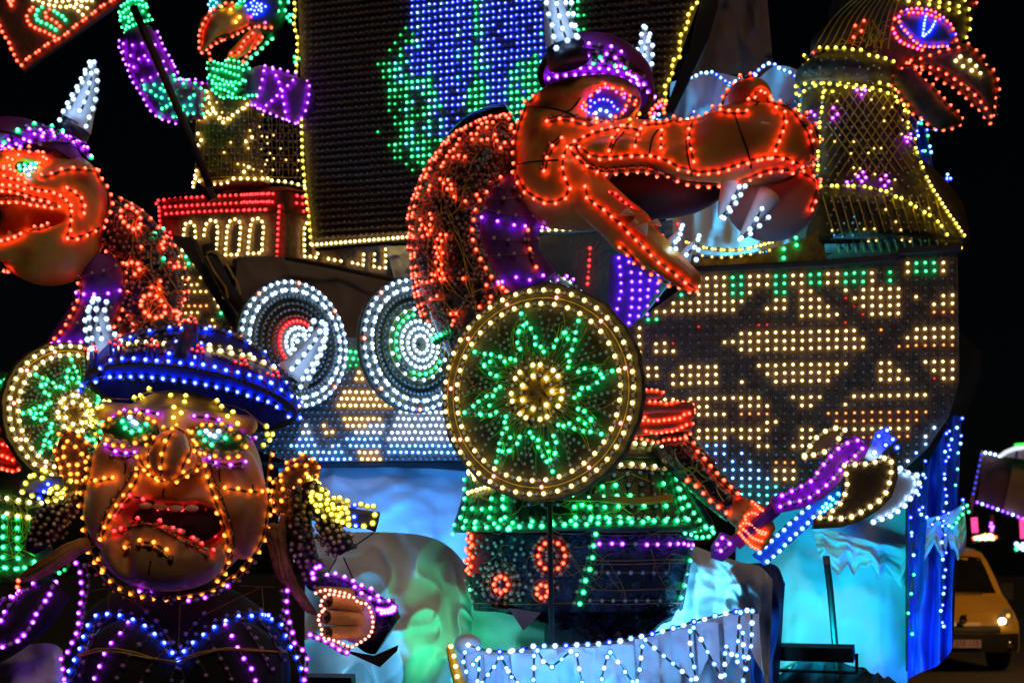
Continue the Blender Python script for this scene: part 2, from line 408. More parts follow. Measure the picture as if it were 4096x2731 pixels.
def loft(path, radii, sides=20, flat=1.0, level=None):
    """Tube through 3-D points with radii; flat squeezes it in depth."""
    pts = catmull([tuple(p) + (r,) for p, r in zip(path, radii)], False, 6); mb = MB()
    P = [Vector(p[:3]) for p in pts]; rows = []
    for i, p in enumerate(P):
        t = (P[min(i + 1, len(P) - 1)] - P[max(i - 1, 0)]).normalized(); t = Vector((0, 0, -1)) if flat < 1 else t; f = Vector((0, -1, 0)); f = (f - t * f.dot(t)).normalized(); w = t.cross(f)
        rows.append([p + (w * math.cos(2 * math.pi * k / sides) + f * math.sin(2 * math.pi * k / sides) * flat) * pts[i][3] for k in range(sides)])
    mb.grid(rows, 0, True); n = len(rows); mb.f += [tuple(range(sides))[::-1], tuple((n - 1) * sides + k for k in range(sides))]; mb.m += [0, 0]
    return mb
def LP(s, Y, k=None):
    """'x,y,r[,Y] ...' in u coordinates -> path and radii in metres."""
    path = []; rad = []
    for t in s.split():
        v = [float(q) for q in t.split(',')]; yy = v[3] if len(v) > 3 else Y; path.append(at(v[0] * 1.7415, v[1] * 1.7415, yy)); rad.append(v[2] * 1.7415 * yy / F)
    return path, rad
def uat(x, y, Y): return at(x * 1.7415, y * 1.7415, Y)
def um(w, Y): return w * 1.7415 * Y / F
def jagwire(a, b, sag, n=8, wob=.01):
    a, b = Vector(a), Vector(b); return [a.lerp(b, i / n) + Vector((random.uniform(-wob, wob), random.uniform(-wob, 0), -sag * math.sin(math.pi * i / n) + random.uniform(-wob, wob))) for i in range(n + 1)]

# ================================================================== setting
def struct(name, mb, m, smooth=False):
    o = make_obj(name, mb, m, None, None, smooth, 'structure'); return o
struct('road', MB().add([(-80, -20, 0), (80, -20, 0), (80, 300, 0), (-80, 300, 0)], [(0, 1, 2, 3)]), 'asphalt')

def cloth_mb(top, bot, Yt, Yb, nu=60, nv=26, amp=.05, freq=6, jag=0, njag=9, seed=0, bulge=0):
    """A hanging sheet between two pixel polylines, with folds that run down it and an uneven, torn lower edge if jag is set."""
    T = catmull(top, False, 6) if len(top) > 2 else top; B = catmull(bot, False, 6) if len(bot) > 2 else bot
    def samp(P, t):
        A = np.array(P, float); d = np.r_[0, np.cumsum(np.linalg.norm(np.diff(A, axis=0), axis=1))]; return np.array([np.interp(t * d[-1], d, A[:, 0]), np.interp(t * d[-1], d, A[:, 1])])
    fy = lambda Y, t: Y(t) if callable(Y) else Y
    rows = []
    for j in range(nv + 1):
        v = j / nv; row = []
        for i in range(nu + 1):
            u = i / nu; a, b = samp(T, u), samp(B, u)
            if jag:
                uu = u + .11 * mnoise.noise(Vector((u * 6, seed * 1.7, 1))); w = abs(((uu * njag) % 1) - .5) * 2; b = b + (b - a) * jag * (w - .5) * (1 + .6 * mnoise.noise(Vector((u * 7, seed, 3))))
            q = a + (b - a) * v; Y = lerp(fy(Yt, u), fy(Yb, u), v)
            z = math.sin(u * freq * 6.283 + 1.3 * math.sin(v * 2.2 + seed)) * amp * (.35 + .65 * v) + mnoise.noise(Vector((u * freq * .8 + seed * 3, v * 2.6, seed))) * amp * 1.6 + mnoise.noise(Vector((u * freq * 2.4, v * 7 + seed, 9))) * amp * .5
            rd = lambda X, Y_, s_: (1 - abs(mnoise.noise(Vector((X, Y_, s_))))) ** 5
            a1 = u * freq * .9; b1 = v * 2.4; z -= amp * (1.25 * rd(a1 * .8 + b1 * .7 + seed, b1 * .6 - a1 * .5, seed + 5) + .6 * rd(a1 * 1.7 - b1 * 1.1, b1 * 1.3 + a1 * .9, seed + 9) - .5)
            row.append(at(q[0], q[1], Y + z - bulge * math.sin(math.pi * v) * math.sin(math.pi * u)))
        rows.append(row)
    mb = MB().grid(rows); n = len(mb.v); th = Vector((0, .012, 0))                  # a second face makes it a sheet with thickness
    mb.add([Vector(p) + th for p in mb.v], [tuple(q[::-1]) for q in mb.f]); return mb
def cloth(name, label, cat, top, bot, Yt, Yb, m='cloth_white', group=None, **kw):
    mb = cloth_mb(top, bot, Yt, Yb, **kw); base = Vector(np.mean(mb.v, axis=0)); base.z = min(v[2] for v in mb.v)
    o = make_obj(name, mb, m, None, base, True); o.location = base; o['label'] = label; o['category'] = cat
    if group: o['group'] = group
    return o
def floodlight(label, x, y, Y, aim, col, W_, size=.5, spread=150):
    """A low black LED flood bar: housing, lit lens and bracket, with its own light."""
    p = at(x, y, Y); a = Vector(aim); d = (a - p).normalized(); T = Thing('floodlight', label, 'floodlight', p + Vector((0, 0, -.14)), 'LED flood bars on the float')
    hx = d.cross(Vector((0, 0, 1))).normalized(); up = hx.cross(d).normalized(); mb = MB()
    def obox(c, sx, sy, sz, mi=0):
        V = [c + hx * (i * sx / 2) + d * (j * sy / 2) + up * (k * sz / 2) for i in (-1, 1) for j in (-1, 1) for k in (-1, 1)]
        mb.add(V, [(0, 1, 3, 2), (4, 6, 7, 5), (0, 4, 5, 1), (2, 3, 7, 6), (0, 2, 6, 4), (1, 5, 7, 3)], mi)
    obox(p - d * .05, size, .09, .11); T.part('housing', mb, 'steel_black')
    mb = MB(); obox(p + d * .004, size * .94, .012, .085); T.part('lens', mb, 'flood_' + ''.join('%d' % (c * 9) for c in col) if False else FLOODMAT(col))
    mb = MB()
    for s_ in (-1, 1): mb.tube([p - d * .05 + hx * s_ * (size / 2 + .02), p - d * .05 + hx * s_ * (size / 2 + .02) - Vector((0, 0, .14))], .012, 5)
    mb.tube([p - d * .05 - hx * (size / 2 + .02) - Vector((0, 0, .14)), p - d * .05 + hx * (size / 2 + .02) - Vector((0, 0, .14))], .012, 5); T.part('bracket', mb, 'steel_black')
    l = bpy.data.lights.new('flood_lamp', 'AREA'); l.shape = 'RECTANGLE'; l.size = size; l.size_y = .09; l.energy = W_; l.color = col; l.spread = R_(spread)
    lo = bpy.data.objects.new('flood_lamp', l); COL.objects.link(lo); lo.parent = T.o; lo.location = p + d * .02 - T.org
    lo.rotation_mode = 'QUATERNION'; lo.rotation_quaternion = Vector((0, 0, -1)).rotation_difference(d)
    return T
_fm = {}
def FLOODMAT(col):
    k = 'flood_lens_%d' % len(_fm) if col not in _fm else _fm[col]
    if col not in _fm: _fm[col] = k; emi(k, tuple(c * 3 + .02 for c in col))
    return k

# ------------------------------------------------------------------ sail: a wall of bulbs
T = Thing('ship_sail', 'tall dark sail wall of bulb rows glowing blue and green', 'sail', at(1800, 960, 12.4))
SP = Plane(at(2000, 500, 12.4), (.962, -.274, 0))
sail_poly = Sx('1185,-500 1192,0 1205,400 1232,800 1257,992 1650,958 2140,934 2560,895 2610,640 2680,330 2800,0 2920,-500')
T.part('board', MB().slab(sail_poly, SP.depth, .12), 'board_brown')
SL = [(-300, 940), (0, 938), (60, 930), (110, 885), (150, 868), (200, 858), (270, 868), (330, 885), (380, 905), (398, 950), (425, 990), (440, 1000)]
def sailcol(x, y):
    u, v = x / 1.7415, y / 1.7415
    L = np.interp(v, [p[1] if False else p[0] for p in SL], [p[1] for p in SL])
    L += 26 * mnoise.noise(Vector((1.5, v / 14., 3))) + random.uniform(-9, 9)
    if u < L or v > 432: return 'k'
    if u > 1352 or (u > 1300 and v > 118 - (u - 1300)): return 'k'
    if u > 1290: return random.choice('Ggk')
    rb = np.interp(v, [250, 300, 330, 360, 400, 432], [1260, 1150, 1095, 1060, 1000, 985])
    if u > rb: return 'k'
    e = (u - L) * (1 + .35 * mnoise.noise(Vector((u / 26., v / 120., 2)))); st = mnoise.noise(Vector((u / 17., v / 240., 8))) + random.uniform(-.25, .25); rr = random.random()
    if rr < .05: return 'q'
    if abs(u - 1093) < (10 if v < 190 else 22) and v < 285: return 'G' if rr > .14 else 'g'
    if v < 70 and e > 12: return 'B' if st > -.35 else 'I'
    if v < 130 and e > 55: return 'B' if st > -.3 else random.choice('IbT')
    if u > 1165 and v > 120 + (1250 - u) * .5: return random.choice('GGGTB')
    if e < 26: return random.choice('gkkkk')
    if e < 48: return random.choice('gggkG')
    gb = np.interp(v, [100, 180, 240, 300, 420], [60, 85, 120, 130, 120])
    if e < gb: return random.choice('GGgT') if st > -.2 else random.choice('kgg')
    if e < gb + 30: return random.choice('TBIGG')
    if v > 300 and u < 1060: return random.choice('BbTGbk')
    if v > 250: return random.choice('BBbbk')
    return 'B' if st > -.28 else random.choice('ITb')
rows = []; nu, nvv = 60, 40
for j in range(-8, 60):
    v = (500 - 985) * 12.4 / F * 1.02 + .075 + .0602 * j; seg = []
    for i in range(-40, 40):
        u = .0537 * i + (j % 2) * .004; p = SP.pt(u, v); X, Y = px(p)
        if Y < -260: continue
        if inpoly(X, Y, sail_poly) and inpoly(X - 14, Y, sail_poly) and inpoly(X + 14, Y, sail_poly) and inpoly(X, Y + 14, sail_poly):
            k = sailcol(X, Y); T.bulb(SP.pt(u + random.uniform(-.004, .004), v + random.uniform(-.004, .004), .035), (SP.n + Vector((random.uniform(-.2, .2), 0, random.uniform(-.2, .1)))).normalized(), k, .0124 if k in LIT else .0118); seg.append(SP.pt(u, v, .012))
    if len(seg) > 1: rows.append(seg)
T.wires(rows, 'wire_grey', .012, 'bulb_rail')
wl = []
for _ in range(420):
    x, y = random.uniform(1620, 2200), random.uniform(-60, 330)
    if sailcol(x, y) in 'BIT':
        a, n = SP.place(x, y, .02); b, n = SP.place(x + random.uniform(20, 60), y + random.uniform(5, 32), .05); wl.append([a, a.lerp(b, .5) + Vector((0, -.015, 0)), b])
T.wires(wl, 'wire_lit_blue', .0035, 'loose_wire')  # loose wires among the blue bulbs are coloured as lit
wl = []
for _ in range(260):
    x, y = random.uniform(2200, 2760), random.uniform(-60, 600)
    if inpoly(x + 60, y, sail_poly): 
        a, n = SP.place(x, y, .03); b, n = SP.place(x + random.uniform(12, 34), y + random.uniform(4, 22), .05); wl.append([a, b])
T.wires(wl, 'wire_grey', .003, 'loose_wire')
T.string(Sx('1172,-60 1177,2 1190,30 1183,110 1198,160 1196,245 1190,330 1209,358 1213,470 1218,640 1226,730 1232,800 1243,870 1252,980'), 'Y', SP, 28, r=.0145, smooth=False, off=.05, cable='gold')
T.string(Sx('1257,984 1400,972 1530,961 1655,951'), 'W', SP, 19, r=.0145, off=.05, cable='gold')
T.string(Sx('2030,932 2140,927 2310,921 2425,908 2540,893'), 'W', SP, 28, r=.013, off=.05, cable='gold')
T.string(C(0, 2, '1705,-20 1690,50 1620,120 1615,185 1610,250 1550,320 1547,390 1545,457 1542,523 1480,530 1482,597 1480,665 1420,740 1422,808 1425,880'), 'Y', SP, 31, r=.015, smooth=False, off=.05, cable='gold')
T.part('edge_band', MB().slab(U('1612,0 1655,-40 1648,20 1628,90 1592,165 1548,258 1524,262 1560,170 1590,95 1604,30'), 11.9, .25), 'black_cloth')

# ------------------------------------------------------------------ right hull: LED wall of the ship's bow
T = Thing('ship_hull', 'curved ship bow wall of warm white, green and icy blue bulbs', 'hull', at(3300, 1900, 11.5))
HP = Plane(at(3000, 1400, 11.5), (.988, -.154, 0))
hull_poly = U('1592,642 1600,625 1700,622 1900,612 2060,600 2063,585 2200,576 2203,880 2180,955 2130,1030 2062,1092 1950,1118 1850,1150 1745,1175 1690,1130 1640,1090 1560,1030 1440,1000 1420,760 1450,748')
T.part('board', MB().slab(hull_poly, HP.depth, .5, 0, 1), ['board_dark', 'black_cloth'])
T.part('rail', MB().tube([HP.place(x, y, .03)[0] for x, y in U('1590,622 1700,617 1900,606 2060,594 2062,580 2206,570')], .03, 6), 'wood_dark')
runs = {
 -1: 'W3600-3645 G3660-3745 W3760-3805', 0: 'W2790-2925 G2930-2990 W3000-3090 G3100-3155 W3165-3225 G3232-3290 W3300-3355 G3368-3455 W3465-3520 G3530-3590 W3600-3650 G3660-3745 W3755-3805',
 1: 'W2640-2925 G2930-2990 W3000-3090 G3100-3155 W3165-3225 G3232-3290 W3300-3355 G3368-3455 W3465-3520 G3530-3590', 2: 'W2645-2700 G2705-2760 W2770-2925 G2930-2990 W3000-3025 G3100-3155 W3205-3260 W3375-3395 W3440-3600',
 3: 'W2620-2990 W3070-3155 W3205-3295 r3378-3400 W3410-3600 W3640-3665 W3765-3815', 4: 'G2590-2615 W2620-2965 W3035-3160 W3205-3335 r3410-3435 W3445-3600 W3735-3815', 5: 'G2570-2640 W3205-3370 r3445-3470 W3480-3600 a3705-3815',
 6: 'W2540-2565 r2775-2800 r3005-3100 r3380-3400', 7: 'W2515-2560 G2565-2590 W2940-3440 a3515-3540 W3645-3820', 8: 'W2515-2560 W2595-2672 r2680-2702 W2870-3475 W3615-3820', 9: 'W2515-2560 W2595-2702 W2940-3475 a3585-3820', 10: '',
 11: 'W2550-2650 W2720-2865 W3010-3410 W3520-3575 W3685-3830', 12: 'W2580-2630 W2690-2868 W3050-3380 W3490-3610 W3720-3830', 13: 'W2665-2870 W2945-2970 W3080-3345 W3490-3640 r3715-3745 W3750-3830', 14: '',
 15: 'W2650-2720 W2760-3040 W3155-3278 W3395-3710', 16: 'W2760-2855 W2955-3075 W3190-3246 W3365-3415', 17: 'W2780-2925 a2935-3077 a3296-3712', 18: 'W3035-3110 a3335-3680', 19: 'W2770-2945 W2960-3080 W3190-3250 W3335-3650 C3735-3780', 20: 'W2780-2920 W2960-3060 W3190-3250 a3400-3655 C3695-3780', 21: 'W3030-3085 W3165-3220 a3400-3500 C3665-3755',
 22: 'I2795-2950 C3635-3750', 23: 'I2800-2970 a3100-3190 C3605-3720', 24: 'I2810-3000 W3100-3190 C3600-3690', 25: 'T2820-3060 W3100-3190 C3600-3650', 26: 'T2840-3070 C3590-3630', 27: 'T2860-3260', 28: 'T2880-3260', 29: 'T2900-3250', 30: 'I2930-3100', 31: 'I2960-3080', 32: 'B2980-3060'}
RUN = {}
for r_, s in runs.items(): RUN[r_] = [(t[0], *map(float, t[1:].split('-'))) for t in s.split()]
vz = [];
for r_ in range(-1, 33):
    v = (1400 - 1109) * 11.5 / F - .0653 * r_
    for i in range(-13, 30):
        u = .0685 * i; p = HP.pt(u, v); X, Y = px(p)
        if r_ == -1 and X < 3600: continue
        if not (inpoly(X, Y, hull_poly) and inpoly(X + 12, Y + 8, hull_poly) and inpoly(X - 8, Y - 10, hull_poly)): continue
        k = 's' if r_ < 20 else 'c'
        for kk, a, b in RUN.get(r_, []):
            if a <= X <= b: k = kk
        cut = 2960 + 34 * (r_ - 21)
        if r_ >= 21 and X < (cut if r_ < 27 else 3275): k = random.choice('IIIc') if r_ < 24 else ('I' if r_ < 26 else random.choice('TTI') if r_ < 30 else random.choice('BIT'))
        if r_ >= 18 and X > 3800 - 34 * (r_ - 18) and X > 3560: k = 'I' if random.random() > .12 else 'c'
        dv = .014 * math.sin((X - 2700) / 120.) * max(0, min(1, (r_ - 13) / 8.)) if X < 3100 else 0
        T.bulb(HP.pt(u + random.uniform(-.003, .003), v + dv + random.uniform(-.003, .003), .03), (HP.n + Vector((random.uniform(-.12, .12), 0, random.uniform(-.12, .12)))).normalized(), k, .0112 if k in LIT else .0098)
lines = []
for i in range(-66, 150):
    u = .01712 * i + random.uniform(-.003, .003); seg = []
    for j in range(0, 60):
        v = .75 - j * .055; p = HP.pt(u + random.uniform(-.003, .003), v, .014); X, Y = px(p)
        if inpoly(X, Y, hull_poly) and inpoly(X, Y - 16, hull_poly): seg.append(p)
    if len(seg) > 2: lines.append(seg)
T.wires(lines, 'wire_grey', .0022, 'vertical_wire')
lines = []
for _ in range(240):
    x, y = random.uniform(2600, 3800), random.uniform(1150, 1800)
    if inpoly(x, y, hull_poly): p, n = HP.place(x, y, .03); lines.append([p + Vector((math.sin(t * 2 + x) * .03 + t * .012, -.01, -t * .02 + math.cos(t * 2.4 + y) * .014)) for t in range(4)])
T.wires(lines, 'wire_copper', .0025, 'loose_wire')
T.part('side_planking', MB().slab(Sx('3838,1330 3925,1400 3925,1500 3850,1700 3800,1790 3720,1900 3600,1960 3560,1930 3700,1800 3790,1660 3838,1530'), 11.7, .4), 'black_cloth')

# ------------------------------------------------------------------ left hull wall, cabin and raised building
T = Thing('ship_flank', 'side wall of the ship with amber rows above icy blue bulb rows', 'hull', at(1400, 1842, 11.6))
LPn = Plane(at(1300, 1500, 11.6), (1, 0, 0))
left_poly = Sx('690,948 780,955 850,1090 990,1345 1180,1345 1870,1360 1875,1842 1150,1846 1010,1790 690,1560')
T.part('board', MB().slab(left_poly, LPn.depth, .3), 'board_dark')
T.part('keel', MB().slab(Sx('1010,1848 1875,1848 1875,1880 1700,1866 1560,1862 1100,1866'), 11.62, .3), 'black_cloth')
lr = {0: 'G745-780', 1: 'g705-715 W715-740 G742-765 W768-790', 2: 'G700-716 W718-740 G742-765 W768-810', 3: 'G700-716 W718-740 G742-765 W768-810', 4: 'W795-825', 5: 'y720-780 y790-815 G815-835', 6: 'y715-815 G818-850', 7: 'y715-830 G832-850 W852-870', 8: 'W855-890', 9: 'a720-830 W870-885 G886-900', 10: 'y720-815 G885-915 W925-945', 11: 'y720-800 y845-865 G900-920 W925-965', 12: 'y720-790 y830-865 W925-965', 13: 'W945-990'}
lr2 = {0: 'G1375-1450', 1: 'G1375-1460', 2: 'G1378-1385 g1400-1440', 3: 'W1435-1485', 4: 'W1415-1485', 5: '', 6: 'W1375-1535', 7: 'W1358-1560', 8: 'W1340-1568', 9: 'C1600-1790', 10: 'W1355-1540 C1580-1800', 11: 'C1205-1245 W1295-1310 W1385-1475 C1480-1545 C1570-1800', 12: 'C1195-1255 W1285-1345 C1420-1530 C1560-1790', 13: 'I1180-1265 I1380-1515 C1545-1800', 14: 'I1165-1270 I1330-1365 I1395-1525 I1555-1810', 15: 'I1180-1380 W1430-1510 I1540-1845', 16: 'I1230-1410 W1445-1525'}
for s0, table, ys, dy, x0, x1 in ((0, lr, 973.5, 28.0, 690, 1010), (1, lr2, 1409, 26.7, 1040, 1875)):
    for r_ in range(17 if s0 else 20):
        rr = [(t[0], *map(float, t[1:].split('-'))) for t in table.get(r_, '').split()]; x = x0 + 8 + (12 if r_ % 2 else 0); y = ys + dy * r_
        while x < x1:
            if inpoly(x, y, left_poly) and inpoly(x + 8, y - 8, left_poly):
                k = 's' if not s0 else 'c'
                for kk, a, b in rr:
                    if a <= x <= b: k = kk
                p, n = LPn.place(x + random.uniform(-1.5, 1.5), y + random.uniform(-1.5, 1.5), .03); T.bulb(p, n, k, .0125 if k in LIT else .0105)
            x += 23.6
T.part('gunwale', MB().slab(U('395,540 440,545 462,600 560,770 545,775 450,615'), 11.55, .1), 'wood_dark')
beam = [at(*C(1, 0, '%d,%d' % q)[0], 11.45) for q in ((1775, 600), (1800, 700), (1930, 960), (2100, 1180))]
T.part('strap_pole', MB().tube(beam, [.05, .06, .055, .05], 8), 'wood_dark', smooth=True)
T.wires([[at(*q, 11.38) for q in C(1, 0, s)] for s in ('1770,670 1800,655 1880,680 1950,780 2030,920 2060,1020', '1765,690 1830,820 1930,960 1950,1050', '1780,660 1850,650 1940,760 2000,880')], 'wire_gold', .011, 'strap', each=True)

T = Thing('ship_cabin', 'dark cabin wall with red bulb posts behind the big round shield', 'cabin', at(2300, 1330, 12.3))
T.part('wall', MB().slab(U('1180,548 1545,505 1546,640 1440,770 1180,770'), 12.35, .2), 'wood_dark')
T.string(C(1, 2, '768,632 765,700 757,815 750,900 747,935'), 'DrDDrD', 12.3, 22, r=.014, cable='copper')
T.string(C(1, 2, '1522,350 1520,380 1518,458 1515,500'), 'D', 12.3, 30, r=.013, cable='copper')

T = Thing('castle_box', 'dark tower storey with red bulb cornices and yellow arched windows', 'building', at(1100, 1130, 13.2))
fl, fr, sr = 640, 1139, 1560
FP = Plane(at(1139, 900, 13.1), (at(1139, 900, 13.1) - at(640, 900, 13.75)) * Vector((1, 1, 0))); RP = Plane(at(1139, 900, 13.1), (at(1560, 900, 14.3) - at(1139, 900, 13.1)) * Vector((1, 1, 0)))
mb = MB()
for pl, poly in ((FP, '648,815 1139,782 1139,1070 648,1060'), (RP, '1139,782 1560,870 1560,1110 1139,1040')): mb.slab(Sx(poly), pl.depth, .15)
T.part('wall', mb, 'board_dark')
mb = MB().slab(Sx('646,800 1139,764 1139,842 648,868'), lambda x, y: FP.depth(x, y) - .07, .07).slab(Sx('1141,764 1300,796 1300,872 1141,842'), lambda x, y: RP.depth(x, y) - .07, .07)
T.part('cornice', mb, 'wood_dark')
T.part('roof', MB().slab(Sx('840,790 930,752 1150,745 1240,770 1140,760 660,796'), 13.5, .4), 'red_board')
for pl, s in ((FP, '1405,235 1640,212 1880,200 2120,188 2350,177'), (FP, '1388,262 1400,296 1640,280 1880,267 2120,255 2350,246'), (FP, '1470,350 1700,333 1900,325 2100,320 2320,313'), (FP, '1413,325 1415,400 1420,450'), (FP, '1410,510 1450,495 1500,500 1517,535 1522,607')):
    T.string(C(1, 0, s), 'D', pl, 22, r=.0135, smooth=False, off=.09, cable='copper')
for pl, s in ((FP, '0,188 130,180 245,180'), (RP, '345,190 430,205 530,220'), (FP, '0,248 125,246 240,250'), (RP, '340,252 430,262 545,280'), (FP, '0,318 90,315 175,315'), (RP, '400,322 480,328 555,340'), (FP, '297,285 290,400 285,540 278,705 270,860')):
    T.string(C(1, 1, s), 'D', pl, 23, r=.0135, smooth=False, off=.09, cable='copper')
wins = [(0, FP, '1595,570 1600,490 1610,430 1643,408 1685,428 1695,480 1698,540', 0), (0, FP, '1770,525 1778,468 1797,412 1837,390 1878,410 1888,478 1885,525 1880,585 1878,640 1845,690', 0),
 (0, FP, '1955,690 1955,635 1960,575 1965,520 1970,460 1990,405 2030,385 2072,402 2083,460 2078,515 2073,575 2070,632 2065,688 2025,690 1990,690', 1), (0, FP, '2145,678 2150,620 2155,562 2160,505 2168,448 2182,393 2222,378 2262,393 2278,448 2277,505 2270,562 2265,620 2268,672 2222,678 2180,680', 1),
 (1, RP, '437,700 435,645 433,590 433,530 433,468 455,418 492,403 525,422 530,485 533,545 550,655 545,712 510,705 472,702', 1), (1, RP, '845,755 875,760 910,770 942,775 940,720 942,685', 0), (1, RP, '1035,682 1033,735 1030,790 1060,795 1095,800 1128,800 1130,745 1130,690 1130,640', 0), (1, RP, '640,722 677,730 747,740', 0)]
for k, pl, s, cl in wins:
    q = C(1, k, s); w = T.string(q, 'W', pl, 23, r=.0145, closed=bool(cl), smooth=False, off=.05, cable='gold', name='window')
    cx = sum(p[0] for p in q) / len(q); cy = sum(p[1] for p in q) / len(q)
    if len(q) > 6: T.part('window_recess', MB().slab([(cx + (x - cx) * .72, cy + (y - cy) * .8) for x, y in q], lambda x, y: pl.depth(x, y) - .025, .02), 'wood_dark', w)
T.part('plinth', MB().slab(Sx('930,1035 1100,1025 1100,1060 930,1070'), 13.1, .1), 'wood_dark')

T = Thing('dark_ramp', 'sloping dark brown cloth ramp under the arched windows', 'ramp', at(1200, 1400, 12.7))
T.part('sheet', cloth_mb(U('545,590 660,590 780,612 960,645'), U('530,830 700,830 900,830 1010,830'), 12.8, 12.6, amp=.03, freq=3), 'cloth_taupe', smooth=True)
T.part('rope_edge', MB().tube([at(x, y, 12.6) for x, y in U('655,592 760,612 890,640 960,660')], .02, 6), 'wood_dark')

# ------------------------------------------------------------------ round shields on the ship's rail
def hull_shield(label, cx, cy, Rp, Y, rings, off=.045, ang=42, frac=(0, 360)):
    T = Thing('hull_shield', label, 'shield', at(cx, cy + Rp, Y), 'ringed shields along the ship rail'); c = at(cx, cy, Y); R = Rp * Y / F; a = R_(ang); hx = Vector((math.cos(a), math.sin(a), 0)); pl = Plane(c, hx)
    prof = lambda q: off * 1.4 * (1 - min(1, q) ** 1.3); N = 48
    mb = MB().grid([[pl.pt(R * 1.035 * q * math.cos(2 * math.pi * k / N), R * 1.035 * q * math.sin(2 * math.pi * k / N), prof(q)) for k in range(N)] for q in (1, .8, .6, .4, .2, .02)], 0, True)
    rim = [[pl.pt(R * 1.035 * q * math.cos(2 * math.pi * k / N), R * 1.035 * q * math.sin(2 * math.pi * k / N), o) for k in range(N)] for q, o in ((1, 0), (1.02, -.01), (1, -.05), (.02, -.05))]; mb.grid(rim, 0, True)
    T.part('dish', mb, 'shield_board', smooth=True)
    for rad, n, keys, r, span in rings:
        mbr = MB(); pts = [pl.pt(R * rad * math.cos(2 * math.pi * k / 40), R * rad * math.sin(2 * math.pi * k / 40), prof(rad) + .012) for k in range(41)]; mbr.tube(pts, .004, 4); par = T.part('bulb_ring', mbr, 'wire_gold')
        for k in range(n):
            deg = 360 * k / n; kk = keys[k % len(keys)]
            if span and not any(a0 <= deg <= a1 for a0, a1 in span): kk = 'c'
            b = R_(deg); T.bulb(pl.pt(R * rad * math.cos(b), R * rad * math.sin(b), prof(rad) + .04), pl.n, kk, r, par)
    return T
hull_shield('ringed white shield with a red inner ring behind the helmet horn', 1172, 1378, 246, 11.2, [(1, 92, 'CcCcCcCcCcKc', .0155, 0), (.87, 80, 'CcC', .0155, 0), (.76, 64, 'c', .0125, 0), (.65, 44, 'c', .011, 0), (.55, 40, 'c', .011, 0), (.45, 36, 'o', .011, 0), (.36, 30, 'D', .0135, [(60, 260)]), (.25, 20, 'C', .0145, 0), (.14, 11, 'C', .014, 0)])
hull_shield('ringed white shield with a green arc beside the dragon neck', 1655, 1382, 256, 11.2, [(1, 92, 'CcCcCcCcCcKc', .0155, 0), (.87, 80, 'CcC', .0155, 0), (.76, 64, 'c', .0125, 0), (.66, 44, 'c', .011, 0), (.55, 18, 'C', .014, 0), (.46, 24, 'G', .0145, [(100, 215), (250, 330)]), (.36, 24, 'C', .0145, 0), (.25, 18, 'C', .0145, 0), (.14, 11, 'C', .014, 0)])
hull_shield('ringed white shield showing only its rim above the green star shield', 2185, 1320, 225, 11.3, [(1, 46, 'CcC', .0135, 0), (.85, 40, 'cCc', .012, 0), (.7, 30, 'c', .011, 0)], ang=30)

T = Thing('purple_banner', 'narrow purple banner of bulb columns beside the dragon jaw', 'banner', at(2560, 1310, 11.3))
T.part('cloth', MB().slab(U('1403,585 1470,578 1525,640 1510,665 1455,745 1420,760 1396,700'), 11.3, .08), 'violet_cloth')
for s in ('1013,715 1023,790 1028,860 1033,930 1033,1000 1018,1065 1000,1150 990,1222', '1100,695 1100,750 1120,838 1125,918 1128,990 1127,1060 1122,1135 1108,1205 1100,1270', '1200,848 1197,918 1195,990 1195,1068 1187,1140 1182,1212', '1278,908 1265,985 1260,1045 1260,1125 1257,1197', '1348,863 1348,932 1345,1000 1343,1070'):
    T.string(C(1, 2, s), 'V', 11.3, dot=True, r=.0145, cable='copper')

# ------------------------------------------------------------------ cloths behind the float
cloth('tent_cloth', 'tall taupe cloth hanging behind the sail edge', 'cloth', U('1652,-60 1690,-60 1730,-60 1757,-60'), U('1590,178 1660,172 1720,172 1778,176'), 13.4, 13.2, 'cloth_taupe', amp=.05, freq=2)
T = Thing('ice_backdrop', 'pale blue ice cloth edged with string lights behind the dragon snout', 'backdrop', at(2950, 1040, 12.7))
T.part('sheet', cloth_mb(U('1540,190 1600,170 1650,168 1700,178 1740,180 1780,152 1830,160 1890,190'), U('1525,640 1600,640 1700,640 1800,620 1900,600'), 12.9, 12.5, amp=.07, freq=5, seed=2), 'cloth_white', smooth=True)
T.string(C(0, 2, '1590,690 1680,655 1720,632 1772,632 1820,628 1862,662 1910,692 1955,735'), 'BICICIBI', 12.55, 21, r=.014)
T.string(C(0, 3, '40,640 78,608 116,577 163,553 213,562 257,595 302,612 355,635 385,660'), 'BICIBCII', 12.5, 23, r=.014)
T.string(C(0, 2, '1960,720 2020,700 2080,668 2150,690 2205,610 2245,578 2295,552 2345,560'), 'BICIBC', 12.5, 24, r=.014)
T.string(C(0, 2, '1655,965 1615,1010 1600,1030'), 'BC', 12.5, 30, r=.014)
cloth('ice_scrap', 'small pale blue cloth between the castle windows and dragon neck', 'cloth', U('886,566 960,562'), U('905,640 965,645'), 12.75, 12.75, 'cloth_white', amp=.02, freq=2)
cloth('ice_curtain', 'big cyan lit cloth wall beneath the axe', 'cloth', U('1690,1090 1800,1150 1900,1170 2060,1130 2090,1120'), U('1690,1600 1800,1540 1860,1505 1960,1530 2085,1570'), lambda t: 12.3 - .3 * t, lambda t: 12.0 - .4 * t, 'cloth_white', amp=.05, freq=2.2, seed=4, jag=.03)
cloth('torn_ice_flap', 'torn cyan flap with hanging points on the cloth wall', 'cloth', U('1865,1205 1920,1220 1990,1240 2085,1250'), U('1880,1270 1920,1300 1990,1310 2085,1330'), 11.75, 11.7, 'cloth_white', amp=.035, freq=2.5, seed=6, jag=.45, njag=4.5)
